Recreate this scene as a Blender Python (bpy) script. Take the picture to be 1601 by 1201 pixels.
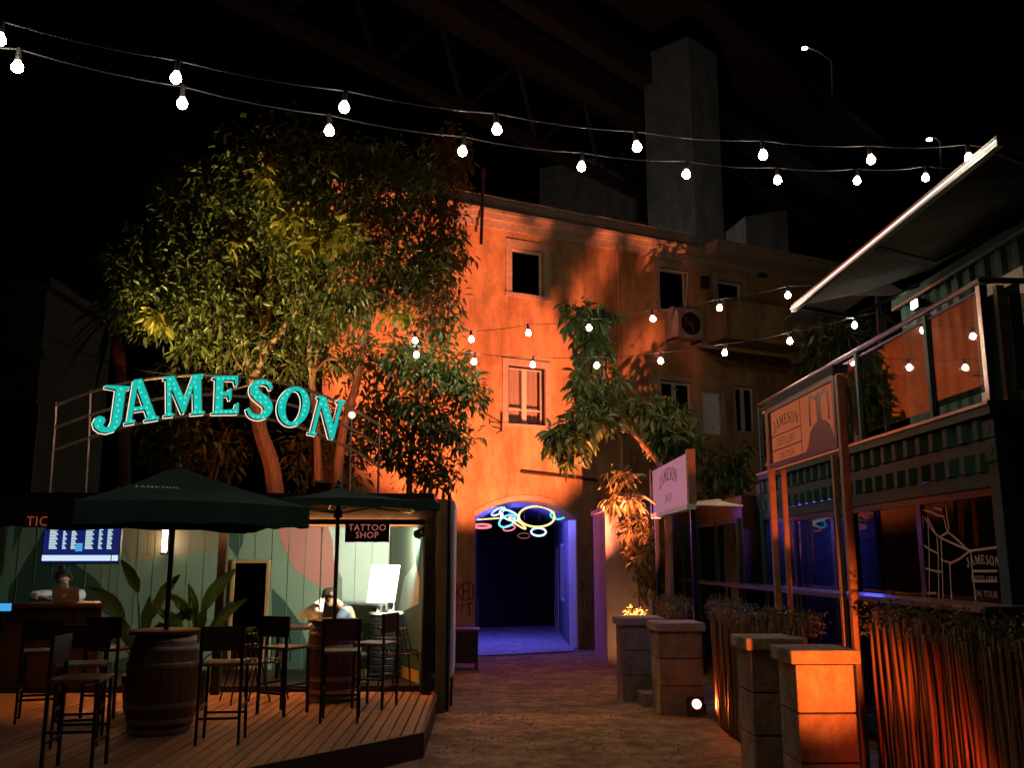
import bpy, bmesh, math, random
import numpy as np
from mathutils import Vector, Matrix, noise as mnoise
from mathutils.geometry import tessellate_polygon

for _o in list(bpy.data.objects):
    bpy.data.objects.remove(_o)
sc = bpy.context.scene
COL = sc.collection
rnd = random.Random(7)
nrng = np.random.default_rng(7)
R = math.radians
sin, cos, pi = math.sin, math.cos, math.pi

# ------------------------------------------------------------------ camera
FPX, CX, CY = 1450.0, 800.5, 600.5
PITCH, YAW = math.atan2(277.5, 1450.0), math.atan2(45.5, 1476.0)
EYE = Vector((0, 0, 1.75))
cam_d = bpy.data.cameras.new("camera"); cam = bpy.data.objects.new("camera", cam_d); COL.objects.link(cam)
cam.location = EYE; cam.rotation_euler = (pi/2 + PITCH, 0, -YAW)
cam_d.sensor_width = 36; cam_d.lens = 36*FPX/1601; cam_d.clip_start = .05; cam_d.clip_end = 1500
sc.camera = cam

# ------------------------------------------------------------------ night sky, moonlight, exposure
world = bpy.data.worlds.new("World"); sc.world = world; world.use_nodes = True
wn = world.node_tree.nodes; wl = world.node_tree.links
sky = wn.new("ShaderNodeTexSky"); sky.sky_type = 'NISHITA'; sky.sun_disc = False
sky.sun_elevation = R(-5.0); sky.sun_rotation = R(200)
bg = wn["Background"]; bg.inputs[1].default_value = 0.06
wl.new(sky.outputs[0], bg.inputs[0])
sun_d = bpy.data.lights.new("moonlight", 'SUN'); sun_d.energy = 0.004; sun_d.angle = R(.5); sun_d.color = (.8, .88, 1)
sun = bpy.data.objects.new("moonlight", sun_d); COL.objects.link(sun); sun.rotation_euler = (R(50), 0, R(20)); sun.location = (0, 0, 60)
vs = sc.view_settings; vs.view_transform = 'Standard'; vs.look = 'None'; vs.gamma = 1; vs.exposure = 0; vs.use_curve_mapping = False
sc.render.engine = 'CYCLES'
sc.cycles.use_denoising = True
sc.cycles.max_bounces = 6; sc.cycles.diffuse_bounces = 3; sc.cycles.glossy_bounces = 3; sc.cycles.transparent_max_bounces = 10
sc.cycles.sample_clamp_indirect = 4; sc.cycles.caustics_reflective = False; sc.cycles.caustics_refractive = False

# ------------------------------------------------------------------ finding places: a pixel of the photo and one known distance give a point
_F = Vector((sin(YAW)*cos(PITCH), cos(YAW)*cos(PITCH), sin(PITCH)))
_R = Vector((cos(YAW), -sin(YAW), 0)); _U = _R.cross(_F)
def ray(px, py): return (_F + _R*((px-CX)/FPX) + _U*((CY-py)/FPX))
def at_y(px, py, Y): d = ray(px, py); return EYE + d*(Y/d.y)
def at_x(px, py, X): d = ray(px, py); return EYE + d*(X/d.x)
def at_z(px, py, Z): d = ray(px, py); return EYE + d*((Z-1.75)/d.z)
# the house front: a vertical plane
FB = at_z(905, 1015, 0.0); FD = Vector((.907, .421, 0)).normalized(); FN = Vector((FD.y, -FD.x, 0))   # FN looks at the camera
def on_f(px, py):
    d = ray(px, py); t = (FB-EYE).dot(FN)/d.dot(FN); p = EYE+d*t
    return ((p-FB).dot(FD), p.z)
def fw(s, z, n=0.0): return FB + FD*s + FN*n + Vector((0, 0, z))

# ------------------------------------------------------------------ helpers
ORG = {}
def tag(o, label=None, cat=None, group=None, kind=None):
    if label: o["label"] = label
    if cat: o["category"] = cat
    if group: o["group"] = group
    if kind: o["kind"] = kind
    return o
def root(name, loc, label, cat, group=None, rz=0, local=False):
    o = bpy.data.objects.new(name, None); COL.objects.link(o); o.location = loc; o.rotation_euler = (0, 0, rz); o.empty_display_size = .1
    ORG[o.name] = Vector((0, 0, 0)) if local else Vector(loc)
    return tag(o, label, cat, group, 'thing')
def copy_tree(o, parent=None):
    c = o.copy(); COL.objects.link(c)
    if parent: c.parent = parent
    ORG[c.name] = ORG.get(o.name, Vector((0, 0, 0)))
    for ch in o.children: copy_tree(ch, c)
    return c
def orth(d):
    d = d.normalized(); a = Vector((0, 0, 1)) if abs(d.z) < .9 else Vector((1, 0, 0))
    u = d.cross(a).normalized(); return u, d.cross(u).normalized()
class MB:
    def __init__(s): s.v = []; s.f = []
    def add(s, vs_, fs):
        b = len(s.v); s.v += [tuple(p) for p in vs_]; s.f += [tuple(b+i for i in f) for f in fs]; return s
    def box(s, a, b):
        x0, y0, z0 = a; x1, y1, z1 = b
        return s.hexa([(x0,y0,z0),(x1,y0,z0),(x1,y1,z0),(x0,y1,z0),(x0,y0,z1),(x1,y0,z1),(x1,y1,z1),(x0,y1,z1)])
    def hexa(s, p): return s.add(p, [(3,2,1,0),(4,5,6,7),(0,1,5,4),(1,2,6,5),(2,3,7,6),(3,0,4,7)])
    def obox(s, c, u, v, w, a, b, d):
        c = Vector(c); u = u*a/2; v = v*b/2; w = w*d/2
        return s.hexa([c-u-v-w, c+u-v-w, c+u+v-w, c-u+v-w, c-u-v+w, c+u-v+w, c+u+v+w, c-u+v+w])
    def bar(s, p, q, w, h):
        p = Vector(p); q = Vector(q); d = (q-p); u, v = orth(d)
        return s.obox((p+q)/2, d.normalized(), u, v, d.length, w, h)
    def cyl(s, p, q, r0, r1=None, n=10, cap=True):
        p = Vector(p); q = Vector(q); r1 = r0 if r1 is None else r1; u, v = orth(q-p)
        vs_ = [p+(u*cos(2*pi*i/n)+v*sin(2*pi*i/n))*r0 for i in range(n)]+[q+(u*cos(2*pi*i/n)+v*sin(2*pi*i/n))*r1 for i in range(n)]
        fs = [(i, (i+1)%n, n+(i+1)%n, n+i) for i in range(n)]
        if cap: fs += [tuple(range(n-1, -1, -1)), tuple(range(n, 2*n))]
        return s.add(vs_, fs)
    def tube(s, pts, r, n=6, closed=False):
        pts = [Vector(p) for p in pts]; m = len(pts); rs = r if isinstance(r, (list, tuple)) else [r]*m
        vs_ = []; u = None
        for i, p in enumerate(pts):
            a = pts[i-1] if (i or closed) else p; b = pts[(i+1) % m] if (i < m-1 or closed) else p
            d = (b-a).normalized() if (b-a).length > 1e-9 else Vector((0, 0, 1))
            if u is None: u, _ = orth(d)
            u = (u-d*u.dot(d)); u = u.normalized() if u.length > 1e-6 else orth(d)[0]; w = d.cross(u)
            vs_ += [p+(u*cos(2*pi*k/n)+w*sin(2*pi*k/n))*rs[i] for k in range(n)]
        fs = []
        for i in range(m if closed else m-1):
            j = (i+1) % m
            fs += [(i*n+k, i*n+(k+1)%n, j*n+(k+1)%n, j*n+k) for k in range(n)]
        if not closed: fs += [tuple(range(n-1, -1, -1)), tuple(range((m-1)*n, m*n))]
        return s.add(vs_, fs)
    def lathe(s, prof, n=24, c=(0, 0, 0)):
        vs_ = [(c[0]+r*cos(2*pi*k/n), c[1]+r*sin(2*pi*k/n), c[2]+z) for r, z in prof for k in range(n)]
        fs = [(i*n+k, i*n+(k+1)%n, (i+1)*n+(k+1)%n, (i+1)*n+k) for i in range(len(prof)-1) for k in range(n)]
        fs += [tuple(range(n-1, -1, -1)), tuple(range((len(prof)-1)*n, len(prof)*n))]
        return s.add(vs_, fs)
    def ball(s, c, r, n=10, m=6, sc_=(1, 1, 1)):
        c = Vector(c); vs_ = [c+Vector((0, 0, -r*sc_[2]))]
        for i in range(1, m):
            t = pi*i/m
            vs_ += [c+Vector((r*sc_[0]*sin(t)*cos(2*pi*k/n), r*sc_[1]*sin(t)*sin(2*pi*k/n), -r*sc_[2]*cos(t))) for k in range(n)]
        vs_.append(c+Vector((0, 0, r*sc_[2]))); L = len(vs_)-1
        fs = [(0, 1+(k+1)%n, 1+k) for k in range(n)]
        for i in range(m-2): fs += [(1+i*n+k, 1+i*n+(k+1)%n, 1+(i+1)*n+(k+1)%n, 1+(i+1)*n+k) for k in range(n)]
        fs += [(1+(m-2)*n+k, 1+(m-2)*n+(k+1)%n, L) for k in range(n)]
        return s.add(vs_, fs)
    def poly(s, loops, o, u, v, n=None, depth=0.0, sc_=1.0):
        """a flat shape (outer loop and holes) laid at o along u, v; with depth it grows from o towards n"""
        o = Vector(o); l3 = [[Vector((a, b, 0)) for a, b in l] for l in loops]
        tri = tessellate_polygon(l3); flat = [p for l in l3 for p in l]
        P = [o+u*(p.x*sc_)+v*(p.y*sc_) for p in flat]
        if not depth: return s.add(P, tri)
        Q = [p+n*depth for p in P]; N = len(P); fs = [(a+N, b+N, c+N) for a, b, c in tri]+[(c, b, a) for a, b, c in tri]
        k = 0
        for l in loops:
            m = len(l); fs += [(k+i, k+(i+1)%m, N+k+(i+1)%m, N+k+i) for i in range(m)]; k += m
        return s.add(P+Q, fs)
    def build(s, name, mat, parent=None, smooth=False, bevel=0, base=None):
        org = ORG.get(parent.name, Vector((0, 0, 0))) if parent else Vector((0, 0, 0))
        if parent is None:
            a = np.array(s.v); org = Vector(base) if base is not None else Vector(((a[:, 0].min()+a[:, 0].max())/2, (a[:, 1].min()+a[:, 1].max())/2, a[:, 2].min()))
        me = bpy.data.meshes.new(name); me.from_pydata([(x-org.x, y-org.y, z-org.z) for x, y, z in s.v], [], s.f)
        bm = bmesh.new(); bm.from_mesh(me)
        bmesh.ops.recalc_face_normals(bm, faces=bm.faces)
        if bevel: bmesh.ops.bevel(bm, geom=bm.edges[:], offset=bevel, segments=2, affect='EDGES', profile=.6)
        bm.to_mesh(me); bm.free()
        if smooth:
            me.polygons.foreach_set('use_smooth', [True]*len(me.polygons)); me.set_sharp_from_angle(angle=R(40))
        me.materials.append(M[mat] if isinstance(mat, str) else mat)
        o = bpy.data.objects.new(name, me); COL.objects.link(o)
        if parent: o.parent = parent; ORG[o.name] = org
        else: o.location = org; ORG[o.name] = org
        return o
def kid(o, name, parent, loc, rot=(0, 0, 0), scale=(1, 1, 1)):
    """one more piece sharing o's mesh, placed in world space under an unrotated parent"""
    c = bpy.data.objects.new(name, o.data); COL.objects.link(c); c.parent = parent
    c.location = Vector(loc)-ORG.get(parent.name, Vector((0, 0, 0))); c.rotation_euler = rot; c.scale = scale; ORG[c.name] = Vector(loc); return c

# ------------------------------------------------------------------ materials
M = {}
def pbr(name, col, rough=.6, metal=0, var=.2, scale=6, bump=.12, bscale=70, spec=.4, stain=0, stretch=(1, 1, 1), coat=0, rand=0):
    m = bpy.data.materials.new(name); m.use_nodes = True; nt = m.node_tree; N = nt.nodes; L = nt.links
    b = N["Principled BSDF"]; b.inputs["Roughness"].default_value = rough; b.inputs["Metallic"].default_value = metal
    b.inputs["Specular IOR Level"].default_value = spec; b.inputs["Coat Weight"].default_value = coat
    tc = N.new("ShaderNodeTexCoord"); mp = N.new("ShaderNodeMapping"); mp.inputs["Scale"].default_value = stretch
    L.new(tc.outputs["Object"], mp.inputs[0])
    nz = N.new("ShaderNodeTexNoise"); nz.inputs["Scale"].default_value = scale; nz.inputs["Detail"].default_value = 7; nz.inputs["Roughness"].default_value = .65
    L.new(mp.outputs[0], nz.inputs["Vector"])
    rp = N.new("ShaderNodeValToRGB"); rp.color_ramp.elements[0].position = .3; rp.color_ramp.elements[1].position = .7
    rp.color_ramp.elements[0].color = tuple(c*(1-var) for c in col)+(1,); rp.color_ramp.elements[1].color = tuple(min(1, c*(1+var)) for c in col)+(1,)
    L.new(nz.outputs[0], rp.inputs[0]); out = rp.outputs[0]
    if stain:
        n2 = N.new("ShaderNodeTexNoise"); n2.inputs["Scale"].default_value = 1.1; n2.inputs["Detail"].default_value = 9; n2.inputs["Roughness"].default_value = .7
        m2 = N.new("ShaderNodeMapping"); m2.inputs["Scale"].default_value = (1.6, 1.6, .45); L.new(tc.outputs["Object"], m2.inputs[0]); L.new(m2.outputs[0], n2.inputs["Vector"])
        r2 = N.new("ShaderNodeValToRGB"); r2.color_ramp.elements[0].position = .38; r2.color_ramp.elements[1].position = .6
        r2.color_ramp.elements[0].color = (1-stain,)*3+(1,); r2.color_ramp.elements[1].color = (1, 1, 1, 1); L.new(n2.outputs[0], r2.inputs[0])
        mx = N.new("ShaderNodeMix"); mx.data_type = 'RGBA'; mx.blend_type = 'MULTIPLY'; mx.inputs[0].default_value = 1
        L.new(out, mx.inputs[6]); L.new(r2.outputs[0], mx.inputs[7]); out = mx.outputs[2]
    if rand:
        oi = N.new("ShaderNodeObjectInfo"); hs = N.new("ShaderNodeHueSaturation"); ma = N.new("ShaderNodeMapRange")
        ma.inputs[3].default_value = 1-rand; ma.inputs[4].default_value = 1+rand; L.new(oi.outputs["Random"], ma.inputs[0]); L.new(ma.outputs[0], hs.inputs["Value"]); L.new(out, hs.inputs["Color"]); out = hs.outputs[0]
    L.new(out, b.inputs["Base Color"])
    if bump:
        nb = N.new("ShaderNodeTexNoise"); nb.inputs["Scale"].default_value = bscale; nb.inputs["Detail"].default_value = 4; L.new(mp.outputs[0], nb.inputs["Vector"])
        bp = N.new("ShaderNodeBump"); bp.inputs["Strength"].default_value = bump; bp.inputs["Distance"].default_value = .03
        L.new(nb.outputs[0], bp.inputs["Height"]); L.new(bp.outputs[0], b.inputs["Normal"])
    M[name] = m; return m
def emit(name, col, st):
    m = bpy.data.materials.new(name); m.use_nodes = True; nt = m.node_tree; nt.nodes.remove(nt.nodes["Principled BSDF"])
    e = nt.nodes.new("ShaderNodeEmission"); e.inputs[0].default_value = tuple(col)+(1,); e.inputs[1].default_value = st
    nt.links.new(e.outputs[0], nt.nodes["Material Output"].inputs[0]); M[name] = m; return m
def glass(name, tint, refl=.10, rough=.02, ior=1.5):
    m = bpy.data.materials.new(name); m.use_nodes = True; nt = m.node_tree; N = nt.nodes; L = nt.links; N.remove(N["Principled BSDF"])
    t = N.new("ShaderNodeBsdfTransparent"); t.inputs[0].default_value = tuple(tint)+(1,); g = N.new("ShaderNodeBsdfGlossy"); g.inputs["Roughness"].default_value = rough
    fr = N.new("ShaderNodeFresnel"); fr.inputs[0].default_value = ior; ad = N.new("ShaderNodeMath"); ad.operation = 'ADD'; ad.use_clamp = True; ad.inputs[1].default_value = refl
    L.new(fr.outputs[0], ad.inputs[0]); gm = N.new("ShaderNodeNewGeometry"); iv = N.new("ShaderNodeMath"); iv.operation = 'SUBTRACT'; iv.inputs[0].default_value = 1; L.new(gm.outputs["Backfacing"], iv.inputs[1]); ml = N.new("ShaderNodeMath"); ml.operation = 'MULTIPLY'; L.new(ad.outputs[0], ml.inputs[0]); L.new(iv.outputs[0], ml.inputs[1])
    mx = N.new("ShaderNodeMixShader"); L.new(ml.outputs[0], mx.inputs[0]); L.new(t.outputs[0], mx.inputs[1]); L.new(g.outputs[0], mx.inputs[2])
    L.new(mx.outputs[0], N["Material Output"].inputs[0]); M[name] = m; return m
def leafmat(name, c1, c2, trans=.25, rough=.42):
    m = bpy.data.materials.new(name); m.use_nodes = True; nt = m.node_tree; N = nt.nodes; L = nt.links; b = N["Principled BSDF"]
    g = N.new("ShaderNodeNewGeometry"); rp = N.new("ShaderNodeValToRGB"); rp.color_ramp.elements[0].color = tuple(c1)+(1,); rp.color_ramp.elements[1].color = tuple(c2)+(1,)
    L.new(g.outputs["Random Per Island"], rp.inputs[0]); L.new(rp.outputs[0], b.inputs["Base Color"]); b.inputs["Roughness"].default_value = rough
    tl = N.new("ShaderNodeBsdfTranslucent"); L.new(rp.outputs[0], tl.inputs[0]); mx = N.new("ShaderNodeMixShader"); mx.inputs[0].default_value = trans
    L.new(b.outputs[0], mx.inputs[1]); L.new(tl.outputs[0], mx.inputs[2]); L.new(mx.outputs[0], N["Material Output"].inputs[0]); M[name] = m; return m

pbr('ground', (.36, .25, .135), .9, var=.45, scale=5, bump=1.0, bscale=16, spec=.2, stain=.55)
pbr('pebble', (.40, .29, .17), .85, var=.4, scale=30, rand=.3)
pbr('stucco', (.56, .34, .16), .9, var=.16, scale=4, bump=.45, bscale=38, spec=.15, stain=.5)
pbr('stone_trim', (.45, .36, .27), .85, var=.2, scale=12, bump=.3, bscale=60, spec=.2, stain=.2)
pbr('white_frame', (.62, .58, .52), .5, var=.08, bump=.05)
pbr('dark_void', (.010, .011, .014), .5, var=.2, bump=.05)
pbr('curtain', (.62, .42, .36), .9, var=.1, scale=18, stretch=(6, 6, .5), bump=.3, bscale=14)
pbr('concrete', (.30, .29, .27), .9, var=.2, scale=1.2, bump=.3, bscale=9, spec=.2, stain=.3)
pbr('pillar', (.42, .34, .25), .9, var=.3, scale=7, bump=.6, bscale=40, spec=.15, stain=.45, rand=.12)
pbr('bridge_steel', (.06, .024, .018), .6, var=.3, scale=1.5, bump=.1, bscale=10)
pbr('green_metal', (.016, .070, .055), .5, metal=.0, var=.25, scale=5, bump=.06, spec=.2)
pbr('black_metal', (.014, .014, .015), .35, metal=.2, var=.3, scale=12, bump=.04)
pbr('steel', (.42, .40, .37), .3, metal=1, var=.15, scale=14, bump=.05)
pbr('rail_metal', (.55, .40, .28), .5, var=.2, scale=14, bump=.1)
pbr('rust_post', (.32, .20, .12), .55, var=.25, scale=14, bump=.15)
pbr('deck_wood', (.30, .15, .07), .55, var=.3, scale=7, stretch=(14, .7, 14), bump=.25, bscale=26, rand=.22)
pbr('dark_wood', (.038, .017, .010), .45, var=.4, scale=7, stretch=(8, 8, .8), bump=.2, bscale=26)
pbr('seat_wood', (.13, .07, .04), .4, var=.3, scale=9, stretch=(1, 10, 1), bump=.1)
pbr('barrel_wood', (.075, .028, .014), .35, var=.4, scale=8, stretch=(7, 7, .6), bump=.2, bscale=30, rand=.2)
pbr('hoop', (.30, .28, .26), .35, metal=1, var=.3, scale=14, bump=.1)
pbr('umbrella', (.016, .045, .042), .85, var=.2, scale=4, bump=.25, bscale=180, spec=.2)
pbr('print_white', (.72, .70, .64), .7, var=.06)
pbr('print_cyan', (.10, .35, .42), .7, var=.1)
pbr('mural_sage', (.19, .235, .15), .7, var=.06, scale=3, bump=.05)
pbr('mural_pink', (.44, .16, .12), .7, var=.06, scale=3, bump=.05)
pbr('mural_dark', (.035, .07, .045), .7, var=.08, scale=3, bump=.05)
pbr('mural_mint', (.46, .51, .41), .7, var=.05, scale=3, bump=.05)
pbr('mural_tan', (.24, .19, .115), .7, var=.05, scale=3, bump=.05)
pbr('yellow_paint', (.58, .40, .05), .5, var=.12)
pbr('sign_red', (.11, .016, .012), .5, var=.15)
pbr('sign_pink', (.60, .30, .26), .6, var=.05)
pbr('gold', (.50, .28, .11), .38, metal=.4, var=.2, scale=20, bump=.15)
pbr('mirror', (.55, .56, .58), .05, metal=1, var=.02, bump=0)
pbr('white_panel', (.86, .84, .86), .6, var=.02, bump=.02)
pbr('cream', (.80, .74, .58), .6, var=.04, bump=.04)
pbr('skin', (.46, .26, .18), .5, var=.08, scale=20, bump=.05)
pbr('hair', (.035, .02, .013), .5, var=.4, scale=40, stretch=(1, 1, .2), bump=.4)
pbr('shirt_white', (.62, .64, .72), .8, var=.06, scale=10, bump=.3, bscale=16)
pbr('shirt_blue', (.045, .085, .13), .8, var=.15, scale=10, bump=.3, bscale=16)
pbr('laptop', (.40, .39, .38), .35, metal=.6, var=.05, bump=0)
pbr('black_plastic', (.012, .012, .013), .4, var=.2, bump=.04)
pbr('pot', (.02, .02, .022), .5, var=.3)
pbr('bark', (.20, .12, .075), .85, var=.4, scale=9, stretch=(3, 3, .6), bump=.7, bscale=22, spec=.15)
pbr('bark_smooth', (.30, .17, .10), .75, var=.3, scale=9, stretch=(3, 3, .6), bump=.4, bscale=22, spec=.15)
pbr('cane', (.20, .11, .055), .5, var=.3, scale=7, stretch=(8, 8, .6), bump=.15, bscale=30, rand=.35)
pbr('sign_board', (.66, .42, .28), .6, var=.14, scale=7, bump=.06)
pbr('sign_board_pale', (.62, .50, .55), .6, var=.1, scale=7, bump=.06)
pbr('sign_ink', (.035, .012, .010), .6, var=.2, bump=0)
pbr('graffiti', (.22, .012, .012), .7, var=.2, scale=20, bump=0)
pbr('awning', (.045, .043, .042), .85, var=.12, scale=4, bump=.2, bscale=120)
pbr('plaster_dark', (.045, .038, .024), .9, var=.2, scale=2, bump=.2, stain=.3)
pbr('purple_stucco', (.46, .36, .34), .9, var=.12, scale=5, bump=.25, bscale=45, stain=.25)
pbr('cable', (.03, .03, .03), .45, bump=0)
pbr('letter_dark', (.02, .05, .05), .5, bump=.05)
pbr('line_paint', (.60, .45, .40), .7, var=.1, bump=0)
pbr('brick_roof', (.16, .075, .045), .85, var=.3, scale=9, bump=.3)
leafmat('leaf_tree', (.03, .055, .014), (.16, .17, .035), .3)
leafmat('leaf_yellow', (.20, .19, .025), (.36, .30, .04), .35)
leafmat('leaf_rust', (.08, .06, .02), (.20, .09, .035), .3)
leafmat('leaf_bright', (.035, .075, .018), (.13, .17, .045), .3)
leafmat('leaf_drop', (.03, .065, .018), (.08, .13, .035), .25)
leafmat('leaf_painted_lamplight', (.12, .10, .035), (.30, .24, .10), .3)  # golden light of the ground lamp put into the leaf colour
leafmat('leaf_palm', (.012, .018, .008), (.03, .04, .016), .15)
leafmat('leaf_big', (.03, .085, .022), (.08, .17, .04), .3, .28)
leafmat('leaf_hedge', (.05, .06, .02), (.14, .14, .05), .25)
emit('bulb_glow', (1, .80, .60), 150)
emit('bulb_far', (1, .78, .58), 220)
emit('led_cyan', (.09, .74, .60), 1.1)
emit('face_teal', (.010, .52, .42), 1.0)
emit('sign_letter_glow', (.8, .26, .20), .42)
emit('sign_letter_dim', (.8, .20, .10), .22)
emit('rim_white', (1, .78, .60), 1.3)
emit('screen_blue', (.006, .010, .09), 1.3)
emit('screen_white', (.62, .80, .95), 1.0)
emit('screen_soft', (.42, .58, .60), 1.3)
emit('screen_cyan', (.06, .38, .75), 1)
emit('lens_warm', (1, .60, .42), 7)
emit('lens_white', (1, .9, .75), 30)
emit('lens_tube_w', (1, .9, .75), 8)
emit('street_glow', (.55, .85, 1), 40)
emit('neon_yellow', (1, .72, .26), 1.7)
emit('neon_green', (.10, .9, .50), 1.3)
emit('neon_white', (.50, .72, 1), 1.8)
emit('neon_red', (1, .20, .24), 1.6)
emit('neon_cyan', (.15, .75, .9), 1.5)
emit('neon_dim', (.7, .2, .2), .35)
emit('blue_tube', (.12, .11, 1), 430)
emit('window_lit', (1, .70, .36), 1.1)
emit('led_strip', (1, .90, .84), 1.3)
emit('batten_glow', (1, .36, .10), 220)
emit('sign_painted_lilac_light', (.62, .24, .32), .6)  # emission imitates lilac light falling on the shop board
emit('sign_painted_floodlight', (.50, .115, .045), .62)  # emission stands in for flood light falling on the distillery board
glass('glass_dark', (.40, .45, .44), .0, ior=1.2)
glass('glass_mirrory', (.42, .46, .43), .04)
glass('glass_clear', (.85, .9, .88), .03)

def lamp(kind, name, loc, power, col, parent=None, aim=None, size=60, blend=.4, radius=.05):
    d = bpy.data.lights.new(name, kind); d.energy = power; d.color = col; d.shadow_soft_size = radius
    if kind == 'SPOT': d.spot_size = R(size); d.spot_blend = blend
    o = bpy.data.objects.new(name, d); COL.objects.link(o); o.location = loc
    if aim is not None: o.rotation_euler = (Vector(aim)-Vector(loc)).to_track_quat('-Z', 'Y').to_euler()
    if parent: o.parent = parent; o.location = Vector(loc)-ORG[parent.name]
    return o

# letters -------------------------------------------------------------------
def smooth_line(p, k=5):
    out = []
    for i in range(len(p)-1):
        a, b, c, d = p[max(0, i-1)], p[i], p[i+1], p[min(len(p)-1, i+2)]
        for j in range(k):
            t = j/k
            out.append(tuple(.5*(2*b[q]+(c[q]-a[q])*t+(2*a[q]-5*b[q]+4*c[q]-d[q])*t*t+(3*b[q]-a[q]-3*c[q]+d[q])*t**3) for q in range(len(b))))
    return out+[p[-1]]
def ribbon(pts):
    Lf, Rt = [], []
    for i, (x, y, w) in enumerate(pts):
        a = pts[max(0, i-1)]; b = pts[min(len(pts)-1, i+1)]; dx, dy = b[0]-a[0], b[1]-a[1]; l = math.hypot(dx, dy) or 1
        Lf.append((x-dy/l*w, y+dx/l*w)); Rt.append((x+dy/l*w, y-dx/l*w))
    return Lf+Rt[::-1]
def ell(cx, cy, rx, ry, n=28): return [(cx+rx*cos(2*pi*i/n), cy+ry*sin(2*pi*i/n)) for i in range(n)]
_S = ribbon(smooth_line([(.61,.77,.035),(.56,.88,.05),(.44,.945,.06),(.29,.925,.075),(.19,.83,.10),(.20,.69,.11),(.30,.585,.12),(.44,.49,.125),(.55,.38,.115),(.58,.25,.105),(.52,.12,.085),(.40,.055,.065),(.26,.06,.055),(.14,.13,.05),(.07,.26,.035)], 4))
LET = {
 'J': (.74, [[(.16,1),(.72,1),(.72,.94),(.62,.91),(.62,.24),(.59,.09),(.50,-.03),(.35,-.09),(.18,-.07),(.06,.01),(.01,.13),(.05,.25),(.14,.29),(.24,.26),(.27,.17),(.23,.08),(.30,.03),(.37,.07),(.41,.2),(.41,.91),(.16,.94)]]),
 'A': (.94, [[(0,0),(0,.06),(.07,.08),(.34,1),(.56,1),(.84,.08),(.92,.06),(.92,0),(.54,0),(.54,.06),(.62,.08),(.57,.27),(.25,.27),(.19,.08),(.28,.06),(.28,0)], [(.28,.36),(.54,.36),(.41,.80)]]),
 'M': (1.16, [[(0,0),(0,.06),(.08,.08),(.08,.92),(0,.94),(0,1),(.30,1),(.58,.42),(.84,1),(1.14,1),(1.14,.94),(1.06,.92),(1.06,.08),(1.14,.06),(1.14,0),(.76,0),(.76,.06),(.84,.08),(.84,.70),(.58,.06),(.50,.06),(.20,.74),(.20,.08),(.28,.06),(.28,0)]]),
 'E': (.78, [[(0,0),(0,.06),(.08,.08),(.08,.92),(0,.94),(0,1),(.70,1),(.70,.74),(.64,.74),(.60,.88),(.29,.90),(.29,.57),(.44,.58),(.47,.67),(.53,.67),(.53,.37),(.47,.37),(.44,.47),(.29,.47),(.29,.1),(.62,.12),(.67,.28),(.74,.28),(.74,0)]]),
 'S': (.70, [_S]),
 'O': (.92, [ell(.44,.5,.43,.54), ell(.44,.5,.22,.43)[::-1]]),
 'N': (1.0, [[(0,0),(0,.06),(.08,.08),(.08,.92),(0,.94),(0,1),(.28,1),(.76,.34),(.76,.92),(.67,.94),(.67,1),(.97,1),(.97,.94),(.88,.92),(.88,0),(.74,0),(.20,.74),(.20,.08),(.28,.06),(.28,0)]]),
}
def serif_word(mb, word, o, u, v, n, h, depth=0, arc=0.0, gap=.10):
    """a word in the serif letters, centred at o (baseline), bent upwards by arc"""
    W = sum(LET[c][0] for c in word)+gap*(len(word)-1); x = -W/2
    for c in word:
        w, loops = LET[c]; xc = x+w/2; t = xc/(W/2); a = -t*arc*1.6
        up = arc*(1-t*t)*.6*W/2
        uu = u*cos(a)+v*sin(a); vv = v*cos(a)-u*sin(a)
        mb.poly([[(px-w/2, py) for px, py in l] for l in loops], Vector(o)+u*(xc*h)+v*(up*h), uu, vv, n, depth, h)
        x += w+gap
    return W*h
def sans(text, size):
    cu = bpy.data.curves.new("t", 'FONT'); cu.body = text; cu.size = size; cu.align_x = 'CENTER'; cu.resolution_u = 3; cu.space_character = 1.08
    o = bpy.data.objects.new("t", cu); COL.objects.link(o); dg = bpy.context.evaluated_depsgraph_get()
    me = bpy.data.meshes.new_from_object(o.evaluated_get(dg)); bpy.data.objects.remove(o); vs_ = [tuple(v.co) for v in me.vertices]; fs = [tuple(p.vertices) for p in me.polygons]
    return vs_, fs
def sans_word(mb, text, o, u, v, size):
    vs_, fs = sans(text, size); o = Vector(o); return mb.add([o+u*x+v*y for x, y, _ in vs_], fs)
X_, Y_, Z_ = Vector((1, 0, 0)), Vector((0, 1, 0)), Vector((0, 0, 1))

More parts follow.
